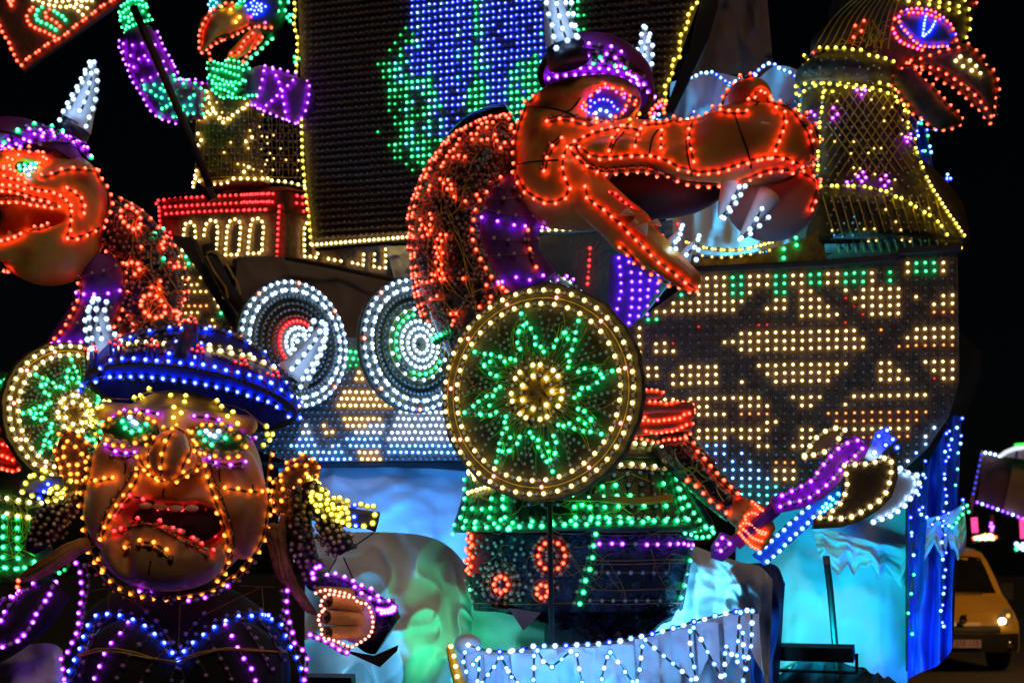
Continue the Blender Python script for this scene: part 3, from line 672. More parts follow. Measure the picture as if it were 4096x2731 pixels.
cloth('ice_floe', 'blue white cloth slope behind the braid below the hull', 'cloth', U('640,1062 800,1060 950,1055 1085,1062'), U('640,1290 800,1290 950,1280 1100,1300'), 11.9, 10.9, 'cloth_white', amp=.06, freq=3, seed=9)
cloth('draped_mound', 'large creased cloth mound with a green lit flank', 'cloth', U('700,1225 800,1222 900,1222 985,1232 1040,1262 1075,1310 1095,1370'), U('700,1620 800,1620 900,1620 1000,1620 1060,1620 1090,1600 1110,1580'), lambda t: 10.5 - .3 * math.sin(math.pi * t), lambda t: 9.7, 'cloth_sheet', nu=130, nv=80, amp=.17, freq=3.0, seed=13, bulge=.3)
cloth('green_ice_sheet', 'flat teal cloth behind the skirt above the icy boat', 'cloth', U('1075,1370 1200,1370 1400,1380 1560,1370'), U('1050,1620 1200,1620 1400,1620 1560,1600'), 10.1, 9.6, 'cloth_sheet', amp=.05, freq=3, seed=15)
cloth('iceberg_cloth', 'white crumpled cloth iceberg beside the skirt', 'cloth', U('1545,1260 1580,1250 1640,1270 1700,1290 1745,1300 1775,1330'), U('1540,1460 1580,1480 1640,1450 1700,1430 1740,1500 1765,1600'), 10.3, lambda t: 9.9 + .1 * t, 'cloth_white', amp=.09, freq=3.5, seed=17, bulge=.2)
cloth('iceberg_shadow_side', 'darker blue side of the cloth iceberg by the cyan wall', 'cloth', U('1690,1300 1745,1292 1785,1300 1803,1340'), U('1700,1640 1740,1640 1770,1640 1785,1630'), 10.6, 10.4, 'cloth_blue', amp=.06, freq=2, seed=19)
cloth('snow_corner', 'pale cloth corner under the purple sleeve', 'cloth', U('-30,1500 60,1480 120,1478 150,1500'), U('-30,1640 60,1640 120,1640 150,1640'), 8.7, 8.4, 'cloth_white', amp=.04, freq=2, seed=21)

T = Thing('blue_pillar', 'tall blue cloth pillar strung with blue lights beside the van', 'pillar', at(3720, 2660, 11.3))
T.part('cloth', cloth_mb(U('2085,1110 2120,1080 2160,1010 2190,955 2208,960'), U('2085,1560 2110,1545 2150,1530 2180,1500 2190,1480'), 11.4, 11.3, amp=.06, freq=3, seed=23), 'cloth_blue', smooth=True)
T.part('corner_flap', cloth_mb(U('2130,1190 2170,1180 2200,1165 2215,1150'), U('2125,1270 2165,1270 2205,1262 2222,1255'), 11.25, 11.2, amp=.03, freq=2, seed=25, jag=.5, njag=2.5), 'cloth_sheet', smooth=True)
T.part('frame', MB().slab(U('2084,1120 2094,1115 2094,1545 2084,1540'), 11.35, .05), 'wood_dark')
for s in ('1815,585 1770,665 1705,695 1680,715 1725,765 1700,815 1712,853 1668,870 1698,915 1675,950', '1662,1060 1665,1100 1670,1190 1680,1245 1678,1305 1655,1380 1697,1395', '1560,1490 1607,1437 1655,1460 1645,1500 1700,1500 1728,1510', '1375,1430 1383,1560', '1500,950 1482,1065 1500,1092 1462,1170 1443,1235 1478,1345 1447,1365 1465,1405 1510,1430', '1820,1280 1822,1350', '1805,735 1800,800'):
    T.string(C(2, 3, s), 'BIB', 11.2, dot=True, r=.013)
for s in ('1655,180 1645,222 1670,300 1640,363 1677,452 1648,510 1672,598 1657,658 1663,748 1655,802 1647,898 1632,947 1645,1047 1657,1080', '1383,310 1400,472', '1475,65 1510,150', '1557,210 1610,160'): T.string(C(3, 3, s), 'BI', 11.2, dot=True, r=.013)
T.string(C(3, 3, '1402,640 1380,802 1355,968 1388,1145'), 'G', 11.25, dot=True, r=.012)
T.string(C(2, 3, '1780,880 1775,1018 1758,1155'), 'T', 11.2, dot=True, r=.011)
T.string(C(3, 3, '1728,235 1765,195 1782,158 1818,125 1857,50 1870,105'), 'G', 11.15, dot=True, r=.012)

T = Thing('float_deck', 'dark blue platform edge under the cyan cloth wall', 'platform', (3.0, 11, .3))
T.part('platform', MB().box((1.2, 11.4, .42), 5.0, 1.6, .24), 'deck_blue')
T.part('skirt', cloth_mb(U('1700,1570 1800,1545 1870,1500 1960,1530 2080,1575'), U('1700,1700 1800,1700 1900,1700 2000,1700 2080,1700'), 10.9, 10.9, amp=.05, freq=5), 'deck_blue', smooth=True)
T.part('rope', MB().tube([at(x, y, 10.85) for x, y in U('1690,1590 1760,1552 1830,1520 1872,1502')], .012, 6), 'wood_dark')

T = Thing('leaning_pole', 'black leaning pole with a red tip before the cyan cloth', 'pole', at(3352, 2731, 10.9))
T.part('shaft', MB().tube([at(3308, 2255, 10.9), at(3322, 2370, 10.9), at(3355, 2740, 10.9)], .026, 8), 'steel_black')
T.part('tip', MB().tube([at(3305, 2222, 10.9), at(3308, 2256, 10.9)], .0265, 8), 'red_board')
T = Thing('thin_black_mast', 'thin black upright rod standing before the green skirt', 'pole', at(2205, 2560, 8.9))
T.part('rod', MB().tube([at(2199, 2010, 8.9), at(2203, 2300, 8.9), at(2208, 2600, 8.9)], .017, 8), 'steel_black')
T.part('clamp', MB().tube([at(2203, 2388, 8.9), at(2204, 2400, 8.9)], .022, 8), 'steel_black')

# flood bars that colour the cloths
floodlight('wide black flood bar standing on the deck before the cyan cloth', 3225, 2598, 10.6, at(3380, 2330, 12.0), (0.0, .66, .80), 15, .72, 115)
floodlight('flood bar tucked behind the axe lighting the upper cyan cloth', 3150, 2420, 11.0, at(3400, 2280, 12.0), (0.0, .7, .88), 16, .3, 150) if False else None
floodlight('flood bar behind the ship bow lighting the pale ice backdrop', 2880, 1400, 12.2, at(2860, 760, 12.8), (.06, .56, 1.0), 95, .5, 160)
floodlight('flood bar behind the cloth mound lighting the blue slope', 1540, 2200, 10.3, at(1600, 2000, 11.3), (.04, .30, 1.0), 34, .5, 160)
floodlight('cyan flood under the paw washing the foot of the cloth mound', 1330, 2725, 8.75, at(1500, 2560, 9.7), (.12, .6, 1.0), 7.0, .3, 150)
floodlight('added unseen flood bar tinting the paper boat blue', 2300, 2820, 8.2, at(2350, 2640, 8.75), (.05, .42, .95), 6, .6, 160)  # lamp added out of view to turn the boat cloth blue
floodlight('small green flood at the foot of the cloth mound', 1905, 2665, 9.25, at(1740, 2380, 9.8), (.03, .8, .32), 4.5, .18, 150)
floodlight('flood bar in the icy boat shining on the white iceberg', 2760, 2540, 9.5, at(2860, 2300, 10.1), (.1, .6, 1.0), 14, .3, 150)
floodlight('blue flood at the foot of the string lit pillar', 3700, 2775, 10.9, at(3730, 2250, 11.3), (.02, .12, 1.0), 16, .3, 150)

# ================================================================== dragon in Viking dress
mat('skin_red', (.45, .05, .025), (.34, .06, .02), rough=.45, scale=3, bump=.15, c3=(.4, .12, .03))
mat('horn_base', (.012, .01, .016), rough=.5)
def cone(p0, p1, r0, bend=(0, 0, 0), n=8, tip=.08, sides=14):
    a, b = Vector(p0), Vector(p1); bd = Vector(bend)
    return MB().tube([a.lerp(b, i / n) + bd * math.sin(math.pi * i / n) for i in range(n + 1)], [r0 * (tip + (1 - tip) * (1 - i / n) ** .8) for i in range(n + 1)], sides)
def dots(T, s, D, k, r=.012, off=.03, crop=None, parent=None, cam=.5):
    for x, y in s:
        p, n = place(x, y, D, off); T.bulb(p, (n + Vector((0, -cam, 0))).normalized(), k, r, parent)
def scatter_wires(T, S, poly, n, m='wire_gold', r=.003, ln=(60, 160), off=.012, name='loose_wire', amp=18):
    xs = [p[0] for p in poly]; ys = [p[1] for p in poly]; L = []
    t = 0
    while len(L) < n and t < n * 20:
        t += 1; x, y = random.uniform(min(xs), max(xs)), random.uniform(min(ys), max(ys)); a = random.uniform(0, 6.28); l = random.uniform(*ln)
        if not inpoly(x, y, poly): continue
        q = [(x + math.cos(a) * l * (i / 6 - .5) + amp * math.sin(i * 1.1 + a) * .5, y + math.sin(a) * l * (i / 6 - .5) + amp * math.cos(i * .9 + a)) for i in range(7)]
        if all(inpoly(X, Y, poly) for X, Y in q): L.append([place(X, Y, S, off)[0] for X, Y in q])
    if L: T.wires(L, m, r, name)

T = Thing('dragon_viking', 'orange dragon in a purple horned helmet, open mouthed, facing the ship bow', 'dragon', at(2280, 2560, 9.6))
Y1 = 9.45; m1 = lambda w: um(w, 9.4)
S = Sculpt()
S.ell(uat(1300, 325, 9.55), (m1(120), .34, m1(128)), .08).ell(uat(1288, 420, 9.5), (m1(110), .34, m1(104)), .08).ell(uat(1330, 470, 9.52), (m1(84), .26, m1(55)), .06, rot=(0, .35, 0))
S.cap(uat(1345, 335, 9.4), uat(1560, 338, 9.28), m1(58), m1(60), .09).ell(uat(1728, 330, 9.2), (m1(146), .30, m1(90)), .1).ell(uat(1620, 372, 9.16), (m1(130), .16, m1(42)), .08).ell(uat(1430, 352, 9.2), (m1(95), .14, m1(34)), .06)
S.ell(uat(1395, 232, 9.32), (m1(78), .12, m1(56)), .05).ell(uat(1340, 225, 9.4), (m1(100), .25, m1(40)), .07)
S.ell(uat(1490, 448, 9.15), (m1(128), .42, m1(58)), .03, rot=(0, .1, 0), op='s').ell(uat(1395, 232, 9.16), (m1(62), .10, m1(40)), .02, op='s')
S.ell(uat(1722, 222, 9.22), (m1(48), .16, m1(40)), .03).ell(uat(1748, 226, 9.1), (m1(26), .12, m1(24)), .015, op='s')
head = S.mesh(.018)
J = Sculpt(); J.cap(uat(1335, 430, 9.34), uat(1448, 530, 9.22), m1(52), m1(49), .06).cap(uat(1448, 532, 9.22), uat(1583, 642, 9.08), m1(49), m1(26), .05).cap(uat(1370, 470, 9.5), uat(1580, 640, 9.3), m1(28), m1(15), .05)
J.ell(uat(1490, 520, 9.18), (m1(120), .05, m1(14)), .02, rot=(0, .72, 0), op='s'); jaw = J.mesh(.014)
lin = MB().ball(uat(1772, 448, 9.48), (m1(112), .2, m1(108)), nu=16, nv=24); pal = MB().ball(uat(1500, 428, 9.72), (m1(172), .16, m1(78)), nu=14, nv=22)
T.part('head', head, 'skin_orange', smooth=True); T.part('lower_jaw', jaw, 'skin_orange', smooth=True)
T.part('lip_lining', lin, 'gum_grey', smooth=True); T.part('palate', pal, 'palate', smooth=True)
T.part('tongue', MB().tube([at(*q, 9.3) for q in C(1, 2, '900,140 1000,230 1150,330 1260,430 1400,560')], [.05, .06, .055, .045, .02], 10), 'tongue', smooth=True)
S = Surf(head, jaw, lin)
# helmet: dome and brim
def dome(c, rx, ry, rz, M, a0=0, nu=10, nv=36, lip=.0):
    rows = []
    for i in range(nu + 1):
        a = lerp(a0, math.pi / 2 - .02, i / nu); rows.append([Vector(c) + M @ Vector((rx * math.cos(a) * math.cos(2 * math.pi * k / nv), ry * math.cos(a) * math.sin(2 * math.pi * k / nv), rz * math.sin(a))) for k in range(nv)])
    rin = [[Vector(c) + M @ Vector((q * rx * math.cos(2 * math.pi * k / nv), q * ry * math.sin(2 * math.pi * k / nv), z)) for k in range(nv)] for q, z in ((.9, .0), (.97, -.01), (1.0, rz * math.sin(a0)))]
    return MB().grid(rin, 1, True).grid(rows, 0, True)
from mathutils import Euler
Mh = Euler((R_(-14), R_(14), 0)).to_matrix()
hel = dome(uat(1368, 198, 9.45), m1(138), .40, m1(104), Mh, 0); T.part('helmet', hel, ['purple_cloth', 'black_cloth'], smooth=True); SH = Surf(hel)
T.part('horn', cone(at(2262, 205, 9.1), at(2205, -140, 9.1), .122, (-.02, 0, 0)), 'horn_white', smooth=True)
T.part('horn_socket', MB().tube([at(2276, 258, 9.1), at(2260, 188, 9.1)], [.135, .126], 16), 'horn_base', smooth=True)
hr = cone(at(2560, 300, 9.65), at(2578, 105, 9.65), .085, (.01, 0, 0)); T.part('horn', hr, 'horn_white', smooth=True)
HL = lambda x, y: 8.96
for s in ('385,-60 400,58 420,155 450,245 462,338 480,425', '475,-60 485,48 508,155 535,258 575,358', '550,-60 562,48 585,148 612,238 650,320', '590,-60 612,60 640,240 662,330'): T.string(C(0, 2, s), 'C', HL, 46, r=.0145)
for s in ('1227,240 1207,312 1200,382 1167,447 1135,497', '1240,250 1285,315 1260,365 1235,437 1230,495 1215,555', '1270,330 1303,410 1300,500 1290,580 1265,630'): T.string(C(0, 2, s), 'C', 9.55, 33, r=.013)
T.string(C(0, 2, '385,662 460,640 558,627 665,628 773,632 873,628 965,640 1033,653 1110,672 1175,697 1235,725 1272,748 1305,782 1325,830'), 'P', SH, 40, r=.015)
T.string(C(0, 2, '385,690 460,668 558,655 665,655 773,660 873,658 965,668 1033,680 1110,700 1180,728 1240,760'), 'p', SH, 40, r=.012)
T.string(C(0, 2, '435,593 523,580 633,565 745,560 843,562 940,570 1013,590 1085,603 1150,625 1205,650 1250,690'), 'P', SH, 40, r=.015)
T.string(C(0, 2, '765,400 898,412 975,437 1043,482 1098,557 1180,640 1250,740'), 'PpP', SH, 42, r=.014)
T.string(C(0, 2, '780,470 870,470 935,452 1010,490 1055,525 1140,590 1222,630'), 'pGp', SH, 42, r=.013)
T.string(C(0, 2, '760,440 860,440 960,470 1050,530 1130,610 1200,700'), 'PpPP', SH, 34, r=.0135)
T.string(C(0, 2, '740,500 840,495 940,505 1040,560 1130,620'), 'Pp', SH, 34, r=.0135)
T.string(C(0, 2, '800,520 900,515 980,540 1080,570 1180,640'), 'Gp', SH, 44, r=.013)
for s in ('310,840 232,900 165,985 130,1090 110,1190 103,1290 110,1390 140,1480 180,1560',): T.string(C(0, 2, s), 'R', S, 44)
T.string(C(1, 2, '180,68 237,142 322,197 413,228 523,212 595,130 553,30'), 'R', S, 43)
T.string(C(0, 2, '555,1530 530,1410 560,1295 600,1240 635,1222'), 'R', S, 45); T.string(C(0, 2, '530,1195 453,1270 413,1360 388,1470'), 'R', S, 45); T.string(C(0, 2, '515,1180 425,1250 390,1340 365,1440'), 'o', S, 45)
T.string(C(0, 2, '635,1225 690,1262 750,1310 825,1340 908,1343 1000,1335 1095,1328 1180,1322 1262,1330 1345,1345 1413,1370 1480,1395 1548,1438 1620,1450 1700,1468 1797,1460 1908,1447 2012,1412 2120,1378 2230,1348 2340,1335') + C(0, 3, '98,1350 210,1335 312,1352 405,1390 515,1440'), 'R', S, 41)
T.string(C(0, 2, '600,1290 650,1350 703,1403 765,1437 848,1462 940,1455 1040,1450 1130,1445 1215,1437 1290,1455 1365,1482 1433,1512 1495,1545 1572,1577 1647,1595 1747,1605 1847,1602 1945,1582 2055,1545 2160,1502') + C(0, 3, '135,1460 240,1440 350,1452 455,1485 540,1530 610,1560'), 'R', S, 42)
T.string(C(0, 2, '640,1250 740,1375 850,1420 960,1418 1100,1410 1200,1400 1290,1415 1400,1460 1500,1510'), 'o', S, 40, r=.011)
T.string(C(0, 3, '185,890 230,900 312,918 380,970 432,1040 485,1105 518,1200 540,1290 552,1385 570,1470 620,1545') + C(1, 3, '615,85 578,133 560,172 545,222 515,290'), 'RRo', S, 32)
T.string(C(0, 3, '470,995 510,1000 540,1070 575,1150 600,1260'), 'Ro', S, 32)
for s in ('1650,1045 1628,1112 1618,1187 1630,1280 1657,1378', '1385,1133 1375,1208 1385,1293', '1208,1127 1170,1183 1148,1258', '1012,1145 963,1203 935,1285'): T.string(C(0, 2, s), 'R', S, 37)
T.string(C(0, 3, '292,985 303,1050 282,1115 253,1195 215,1280'), 'R', S, 37)
T.string(C(0, 2, '635,1222 720,1178 815,1135 900,1120 975,1108 1062,1100 1115,1103 1205,1125'), 'R', S, 40); T.string(C(0, 2, '1062,1100 1130,1040 1185,995 1165,960'), 'RA', S, 38)
T.string(C(0, 2, '1240,1080 1295,1068 1405,1070 1440,1050 1493,1033 1545,1055'), 'R', S, 30); T.string(C(0, 2, '1650,1047 1710,985 1757,970 1840,943 1868,962 1968,975 2110,975'), 'R', S, 33)
T.string(C(0, 2, '1885,900 1905,820 1965,740 2050,685 2140,668'), 'R', S, 38)
dots(T, C(0, 2, '2210,750 2270,758 2155,810 2305,820 2125,885 2320,895 2350,950'), S, 'R'); dots(T, C(0, 2, '2180,780 2140,850 2300,858 2200,900'), S, 'o')
T.string(C(0, 2, '413,1050 515,1030 627,1045 725,1078 818,1070'), 'R', S, 44); T.string(C(0, 2, '440,1010 520,1000 620,1010 760,1030'), 'o', S, 44)
eye = MB().ball(uat(1396, 235, 9.26), (m1(66), .055, m1(46)), nu=14, nv=22); T.part('eyeball', eye, 'blue_cloth', smooth=True); SE = Surf(eye, head)
for k, s in (('R', '888,718 968,740 1035,782 1098,833 1140,870 1130,900 1090,868 815,752 785,828 705,875 700,940 727,962 745,905 855,778 953,775 1032,822 910,1022 983,997 1038,965 1070,912'), ('M', '920,730 843,750 748,805 900,768 990,805 1052,850 695,910 1060,942 1068,800 740,940'), ('B', '815,890 885,862 952,887 1000,938 770,963'), ('V', '778,920 850,865 918,868 968,917 838,808 780,872 790,992'), ('C', '823,968 858,942 908,955 943,988'), ('K', '830,1000'), ('p', '872,1018 955,1020 1020,997')): dots(T, C(0, 2, s), SE, k, .0105)
for k, s in (('R', '1360,885 1330,915 1385,870 1410,900 1300,945 1280,980 1290,1015 1395,940 1400,975'), ('M', '1345,930 1320,985 1370,915'), ('I', '1355,990 1310,1015 1340,1040 1370,1045 1355,1070')): dots(T, C(0, 2, s), 9.5, k, .012)
T.string(C(1, 2, '735,110 762,215 855,270 925,330 985,383 1055,440 1117,512 1205,588 1287,672 1367,743 1450,808 1535,868 1630,945 1665,970'), 'R', S, 43)
T.string(C(1, 2, '1040,600 1078,640 1138,690 1197,770 1272,838 1347,900 1430,948 1535,968 1620,975'), 'R', S, 43)
T.string(C(1, 2, '930,160 980,165 1030,215 1087,262 1150,320 1175,360 1260,430 1310,480 1385,525'), 'D', 9.2, 27, r=.011)
for b, t_, r_ in (('1090,345', '1095,280', .05), ('1200,490', '1262,412', .05), ('1330,420', '1345,375', .04)): T.part('tooth', cone(at(*C(1, 2, b)[0], 9.06), at(*C(1, 2, t_)[0], 9.06), r_), 'tooth', smooth=True)
for b, t_, r_ in (('1390,690', '1530,480', .062), ('1540,770', '1655,565', .062), ('1990,60', '1870,360', .075), ('2300,170', '2050,545', .08)):
    A, B_ = C(1, 2, b)[0], C(1, 2, t_)[0]; T.part('fang', cone(at(*A, 9.2), at(*B_, 9.15), r_, (0, 0, 0)), 'horn_white', smooth=True)
for s in ('1450,640 1465,620 1530,530 1557,440', '1500,640 1520,560 1545,470', '1590,690 1620,690 1665,610 1698,527', '1675,730 1695,625 1690,560', '2090,105 2040,203 1985,290 1910,378', '2040,110 1990,210 1945,300 1890,370', '2290,370 2215,440 2140,510 2045,560', '2235,295 2185,390 2128,475 2060,545'): T.string(C(1, 2, s), 'C', 9.05, 42, r=.0135)
for s in ('240,915 420,925 560,960 650,1000', '140,1410 280,1385 500,1370', '2010,980 2060,1130 2120,1300 2150,1440', '1355,1110 1300,1190 1275,1330', '1060,1130 980,1220 945,1310', '1595,1200 1605,1330 1650,1560', '560,960 620,930 690,840'): T.part('painted_seam', MB().tube([place(x, y, S, .001)[0] for x, y in catmull(C(0, 2, s), False, 4)], .0065, 5), 'nail_black')
# neck and belly
neck = loft(*LP('1205,320,92,9.75 1130,370,115,9.8 1085,470,128,9.82 1085,580,132,9.82 1125,690,140,9.8 1190,800,150,9.8', 9.8), 28); T.part('neck', neck, 'foil', smooth=True)
belly = loft(*LP('1260,430,40,9.62 1185,470,74,9.6 1160,540,76,9.58 1178,610,72,9.56 1225,670,70,9.56', 9.6), 22); T.part('belly', belly, 'violet_cloth', smooth=True); SN = Surf(neck); SB = Surf(belly); SNB = Surf(neck, belly)
nk = U('1178,272 1120,285 1060,320 1010,385 975,465 958,560 965,660 985,730 1060,760 1150,700 1110,620 1075,540 1095,450 1170,395')
ncx = U('1180,270 1120,283 1055,318 1005,382 970,462 953,560 958,660 980,735')
def neckc(x, y, r_, c_):
    d = min(math.hypot(x - a, y - b) for a, b in catmull(ncx, False, 4)) / 1.7415
    v = mnoise.noise(Vector((x / 60, y / 60, 4))) + random.uniform(-.2, .2); t = .05 if d < 40 else (.26 if d < 75 else .38)
    return 'R' if v > t else ('' if v < (-.5 if d < 50 else -.12) else 'o')
T.fill(nk, 23, 22, neckc, SN, r=.0112, jit=.28, off=.04)
for a, b_ in ((0, .8), (16, -.2)): T.string([(x - a, y + a * .4) for x, y in U('1180,270 1120,283 1055,318 1005,382 970,462 953,560 958,660 980,735')], 'oRoRRo', SN, 13, r=.0125, off=.05, cable=None, jit=.4, cam=0)
scatter_wires(T, SN, nk, 26, 'wire_gold', .005, (120, 300), name='looping_wire'); scatter_wires(T, SN, nk, 40, 'wire_copper', .003, (60, 150))
T.string(C(1, 1, '2155,48 2075,98 2003,163 1953,242 1915,328 1908,422 1895,512 1912,592 1945,680 1990,765 2035,837 2083,905 2143,962 2205,1018') + C(1, 2, '10,965 68,1018'), 'R', SNB, 41); T.string(C(1, 1, '2130,40 2040,95 1960,170 1900,290 1880,420 1870,520 1895,620'), 'o', SN, 42)
T.string(C(1, 2, '220,480 240,655 268,735 300,800'), 'Ro', SB, 36)
for s, k in (('2005,375 2130,408 2247,440 2330,448 2460,440 2541,448', 'P'), ('2030,300 2140,330 2260,350 2400,350', 'p'), ('1990,530 2100,545 2210,565 2330,565 2430,560', 'p'), ('2020,700 2140,690 2260,680 2400,690 2520,700', 'p'), ('2120,930 2175,905 2285,873 2391,905 2496,873 2603,863 2711,865 2766,890', 'P'), ('2060,210 2180,215 2300,200 2420,180', 'p'), ('2140,120 2260,130 2400,110', 'p')):
    T.string(C(1, 1, s), k, SNB, dot=True, r=.013, off=.035, cable='copper')
# torso, skirt, apron
torso = loft(*LP('1250,760,110,9.85 1270,880,150,9.8 1300,990,205,9.8 1318,1060,236,9.8', 9.8), 32, .6)
skirt = loft(*LP('1318,1055,238,9.8 1325,1120,258,9.78 1340,1205,298,9.76 1340,1222,296,9.76', 9.8), 36, .55)
lower = loft(*LP('1335,1220,262,9.8 1330,1300,256,9.8 1328,1390,242,9.8 1328,1402,236,9.8', 9.8), 36, .55)
T.part('tunic', torso, 'net_green', smooth=True); T.part('skirt', skirt, 'net_green', smooth=True); T.part('foil_trousers', lower, 'foil_blue', smooth=True)
ST = Surf(torso, skirt, lower)
T.part('foil_drape', cloth_mb(U('1100,1392 1200,1396 1330,1398 1450,1396 1560,1390'), U('1140,1405 1230,1425 1330,1462 1450,1480 1545,1420'), 9.5, 9.6, nu=60, nv=16, amp=.05, freq=7, jag=.35, njag=6, seed=51), 'foil_blue', smooth=True)
T.part('legs_post', MB().tube([uat(1330, 1400, 9.8), uat(1335, 1600, 9.8)], .25, 12), 'deck_blue')
T.string(C(2, 2, '1060,815 1130,812 1215,812 1298,815 1375,828'), 'W', ST, 38, r=.0145); T.string(C(2, 2, '930,1000 985,995 1080,985 1170,988 1255,1000 1338,1005 1418,1010 1497,1012'), 'W', ST, 42, r=.0145); T.string(C(2, 2, '950,1020 1080,1010 1170,1015 1255,1025 1340,1030 1440,1035'), 'w', ST, 42)
T.string(C(2, 1, '1890,1230 1930,1215 1970,1203 2020,1187 2065,1178'), 'W', ST, 18, r=.014); T.string(C(2, 1, '1900,1060 1915,1030 1935,1080 1945,1110'), 'W', ST, 16, r=.014)
dots(T, C(2, 2, '1455,858 1513,872 1548,888 1570,918 1565,950 1560,975 1540,1030 1570,1045 1607,1070 1600,1122 1385,825 1500,1010 1580,1060'), 9.45, 'W', .014)
for x, top, kk in ((860, 1090, 'nGGGG'), (970, 1075, 'nGGGG'), (745, 1190, 'nGGG'), (625, 1262, 'GGG'), (500, 1330, 'nn'), (365, 1330, 'nn'), (255, 1330, 'nn'), (140, 1300, 'nn'), (35, 1280, 'GGG'), (1080, 1070, 'nnGn'), (1185, 1060, 'nnnG'), (1285, 1060, 'nnnn'), (1370, 1060, 'nGnG'), (690, 1230, 'nGnG'), (800, 1120, 'nnnGn')):
    T.string(C(2, 2, '%d,%d %d,%d' % (x, top, x + 48 * (1440 - top) / 370., 1440)), kk, ST, 45, r=.0145 if 'G' in kk else .013)
for s in ('2080,1280 2070,1390 2062,1440', '2185,1240 2180,1290 2172,1370 2157,1460', '2003,1370 1975,1420 1950,1475', '1920,1365 1895,1420 1870,1470', '1868,950 1865,1040 1862,1130 1860,1250 1855,1350 1825,1440'): T.string(C(2, 1, s), 'G', ST, 42, r=.0145)
T.string(C(2, 1, '1760,1545 1828,1522 1875,1518 1945,1520 2010,1515 2092,1518 2180,1520 2278,1518') + C(2, 2, '40,1525 140,1517 235,1505 345,1508 455,1495 557,1500 668,1500 775,1495 880,1480 988,1480 1098,1478 1203,1478 1292,1472 1390,1472 1490,1472 1590,1460'), 'G', ST, 44, r=.0155)
T.string(C(2, 1, '1780,1500 1880,1490 2000,1488 2180,1490') + C(2, 2, '60,1490 200,1478 400,1470 600,1470 800,1462 1000,1450 1200,1448 1500,1445'), 'Gn', ST, 38, r=.013)
T.string(C(2, 2, '1490,950 1465,990 1485,1100 1505,1190 1520,1290 1545,1380 1570,1450'), 'G', ST, 38, r=.0145)
T.string(C(2, 2, '1535,1190 1585,1285 1640,1378 1705,1460 1740,1505 1795,1520 1815,1550'), 'G', 9.55, 34, r=.0145); T.string(C(3, 2, '1540,100 1590,180 1665,265 1725,245 1800,235 1825,270 1785,310 1730,318 1665,315 1630,300 1580,290'), 'G', 9.55, 24, r=.0145)
T.part('sleeve_hem', MB().tube([at(*q, 9.55) for q in C(2, 2, '1500,1000 1580,1120 1680,1300 1790,1480 1815,1560 1700,1590 1500,1580')], .03, 8), 'net_green', smooth=True)
ring = lambda c, rx, ry, n: [(c[0] + rx * math.cos(2 * math.pi * i / n), c[1] + ry * math.sin(2 * math.pi * i / n)) for i in range(n)]
for c0, rr in ((C(3, 2, '445,478')[0], ((52, 57, 'R', 12), (74, 84, 'o', 12), (22, 24, 'o', 5))), (C(3, 1, '2160,720')[0], ((27, 32, 'R', 8), (52, 55, 'o', 11), (74, 80, 'o', 14))), (C(3, 2, '368,778')[0], ((22, 26, 'R', 7), (44, 48, 'o', 0)))):
    for rx, ry, k, n in rr:
        par = T.part('motif_ring', MB().tube([place(x, y, ST, .012)[0] for x, y in ring(c0, rx, ry, 20) + [ring(c0, rx, ry, 20)[0]]], .003, 4), 'wire_copper')
        dots(T, ring(c0, rx, ry, n), ST, k, .013, parent=par)
T.string(C(3, 1, '1900,280 1930,325 1885,335 1933,398 1870,422 1930,490 1870,517 1920,572 1875,590 1905,625'), 'R', ST, 16, r=.0135, cable='copper', smooth=False); T.string(C(3, 1, '1875,680 1880,760 1875,830 1890,850'), 'nnGn', ST, 20)
T.fill(U('1085,1235 1250,1235 1300,1390 1090,1390'), 30, 27, lambda x, y, a, b: 'c' if random.random() > .35 else '', ST, r=.0115, jit=.3)
T.string(C(3, 2, '815,292 798,388 787,498 763,595 725,697 710,790 683,885'), 'G', ST, 48, r=.0145); T.string(C(3, 2, '790,300 765,400 745,500 705,640 660,780 635,880'), 'n', ST, 46)
T.string(C(3, 2, '1620,300 1610,410 1600,512 1550,735 1490,935'), 'GnGnG', ST, 48, r=.0145)
T.string(C(3, 2, '843,375 945,373 1033,375 1140,375 1230,380 1320,378 1418,375 1480,370 1530,370 1560,380 1600,380'), 'PPPpPPPPPPP', ST, dot=True, r=.0145, off=.05, cable='copper')
for y0, x0, x1 in ((620, 815, 1480), (855, 765, 1420)): T.string(C(3, 2, ' '.join('%d,%d' % (x, y0) for x in range(x0, x1, 95))), 'p', ST, dot=True, r=.0125, off=.05, cable='copper')
for y0 in (270, 300, 515, 545, 765, 885): T.part('frame_wire', MB().tube([place(x, y, ST, .02)[0] for x, y in C(3, 2, ' '.join('%d,%d' % (x, y0 + 6 * math.sin(x / 130.)) for x in range(-260 if y0 in (270, 885) else 780, 1600, 60)))], .004, 4), 'wire_copper')
T.part('pennant', MB().slab(C(3, 2, '75,925 350,965 200,1120'), 9.3, .01), 'pennant')
dr = U('1080,1085 1540,1085 1600,1190 1060,1190'); scatter_wires(T, ST, dr, 26, 'wire_green', .005, (80, 220), name='green_wire'); scatter_wires(T, ST, U('1090,1240 1580,1240 1550,1390 1095,1390'), 26, 'wire_copper', .003, (60, 160))
for dy in (0, 8, 16, 22): T.part('cable_bundle', MB().tube([place(x, y + dy, ST, .03)[0] for x, y in C(2, 2, '560,1250 700,1248 850,1255 1000,1275 1150,1285 1300,1275 1450,1255')], .008, 5), 'wire_green')
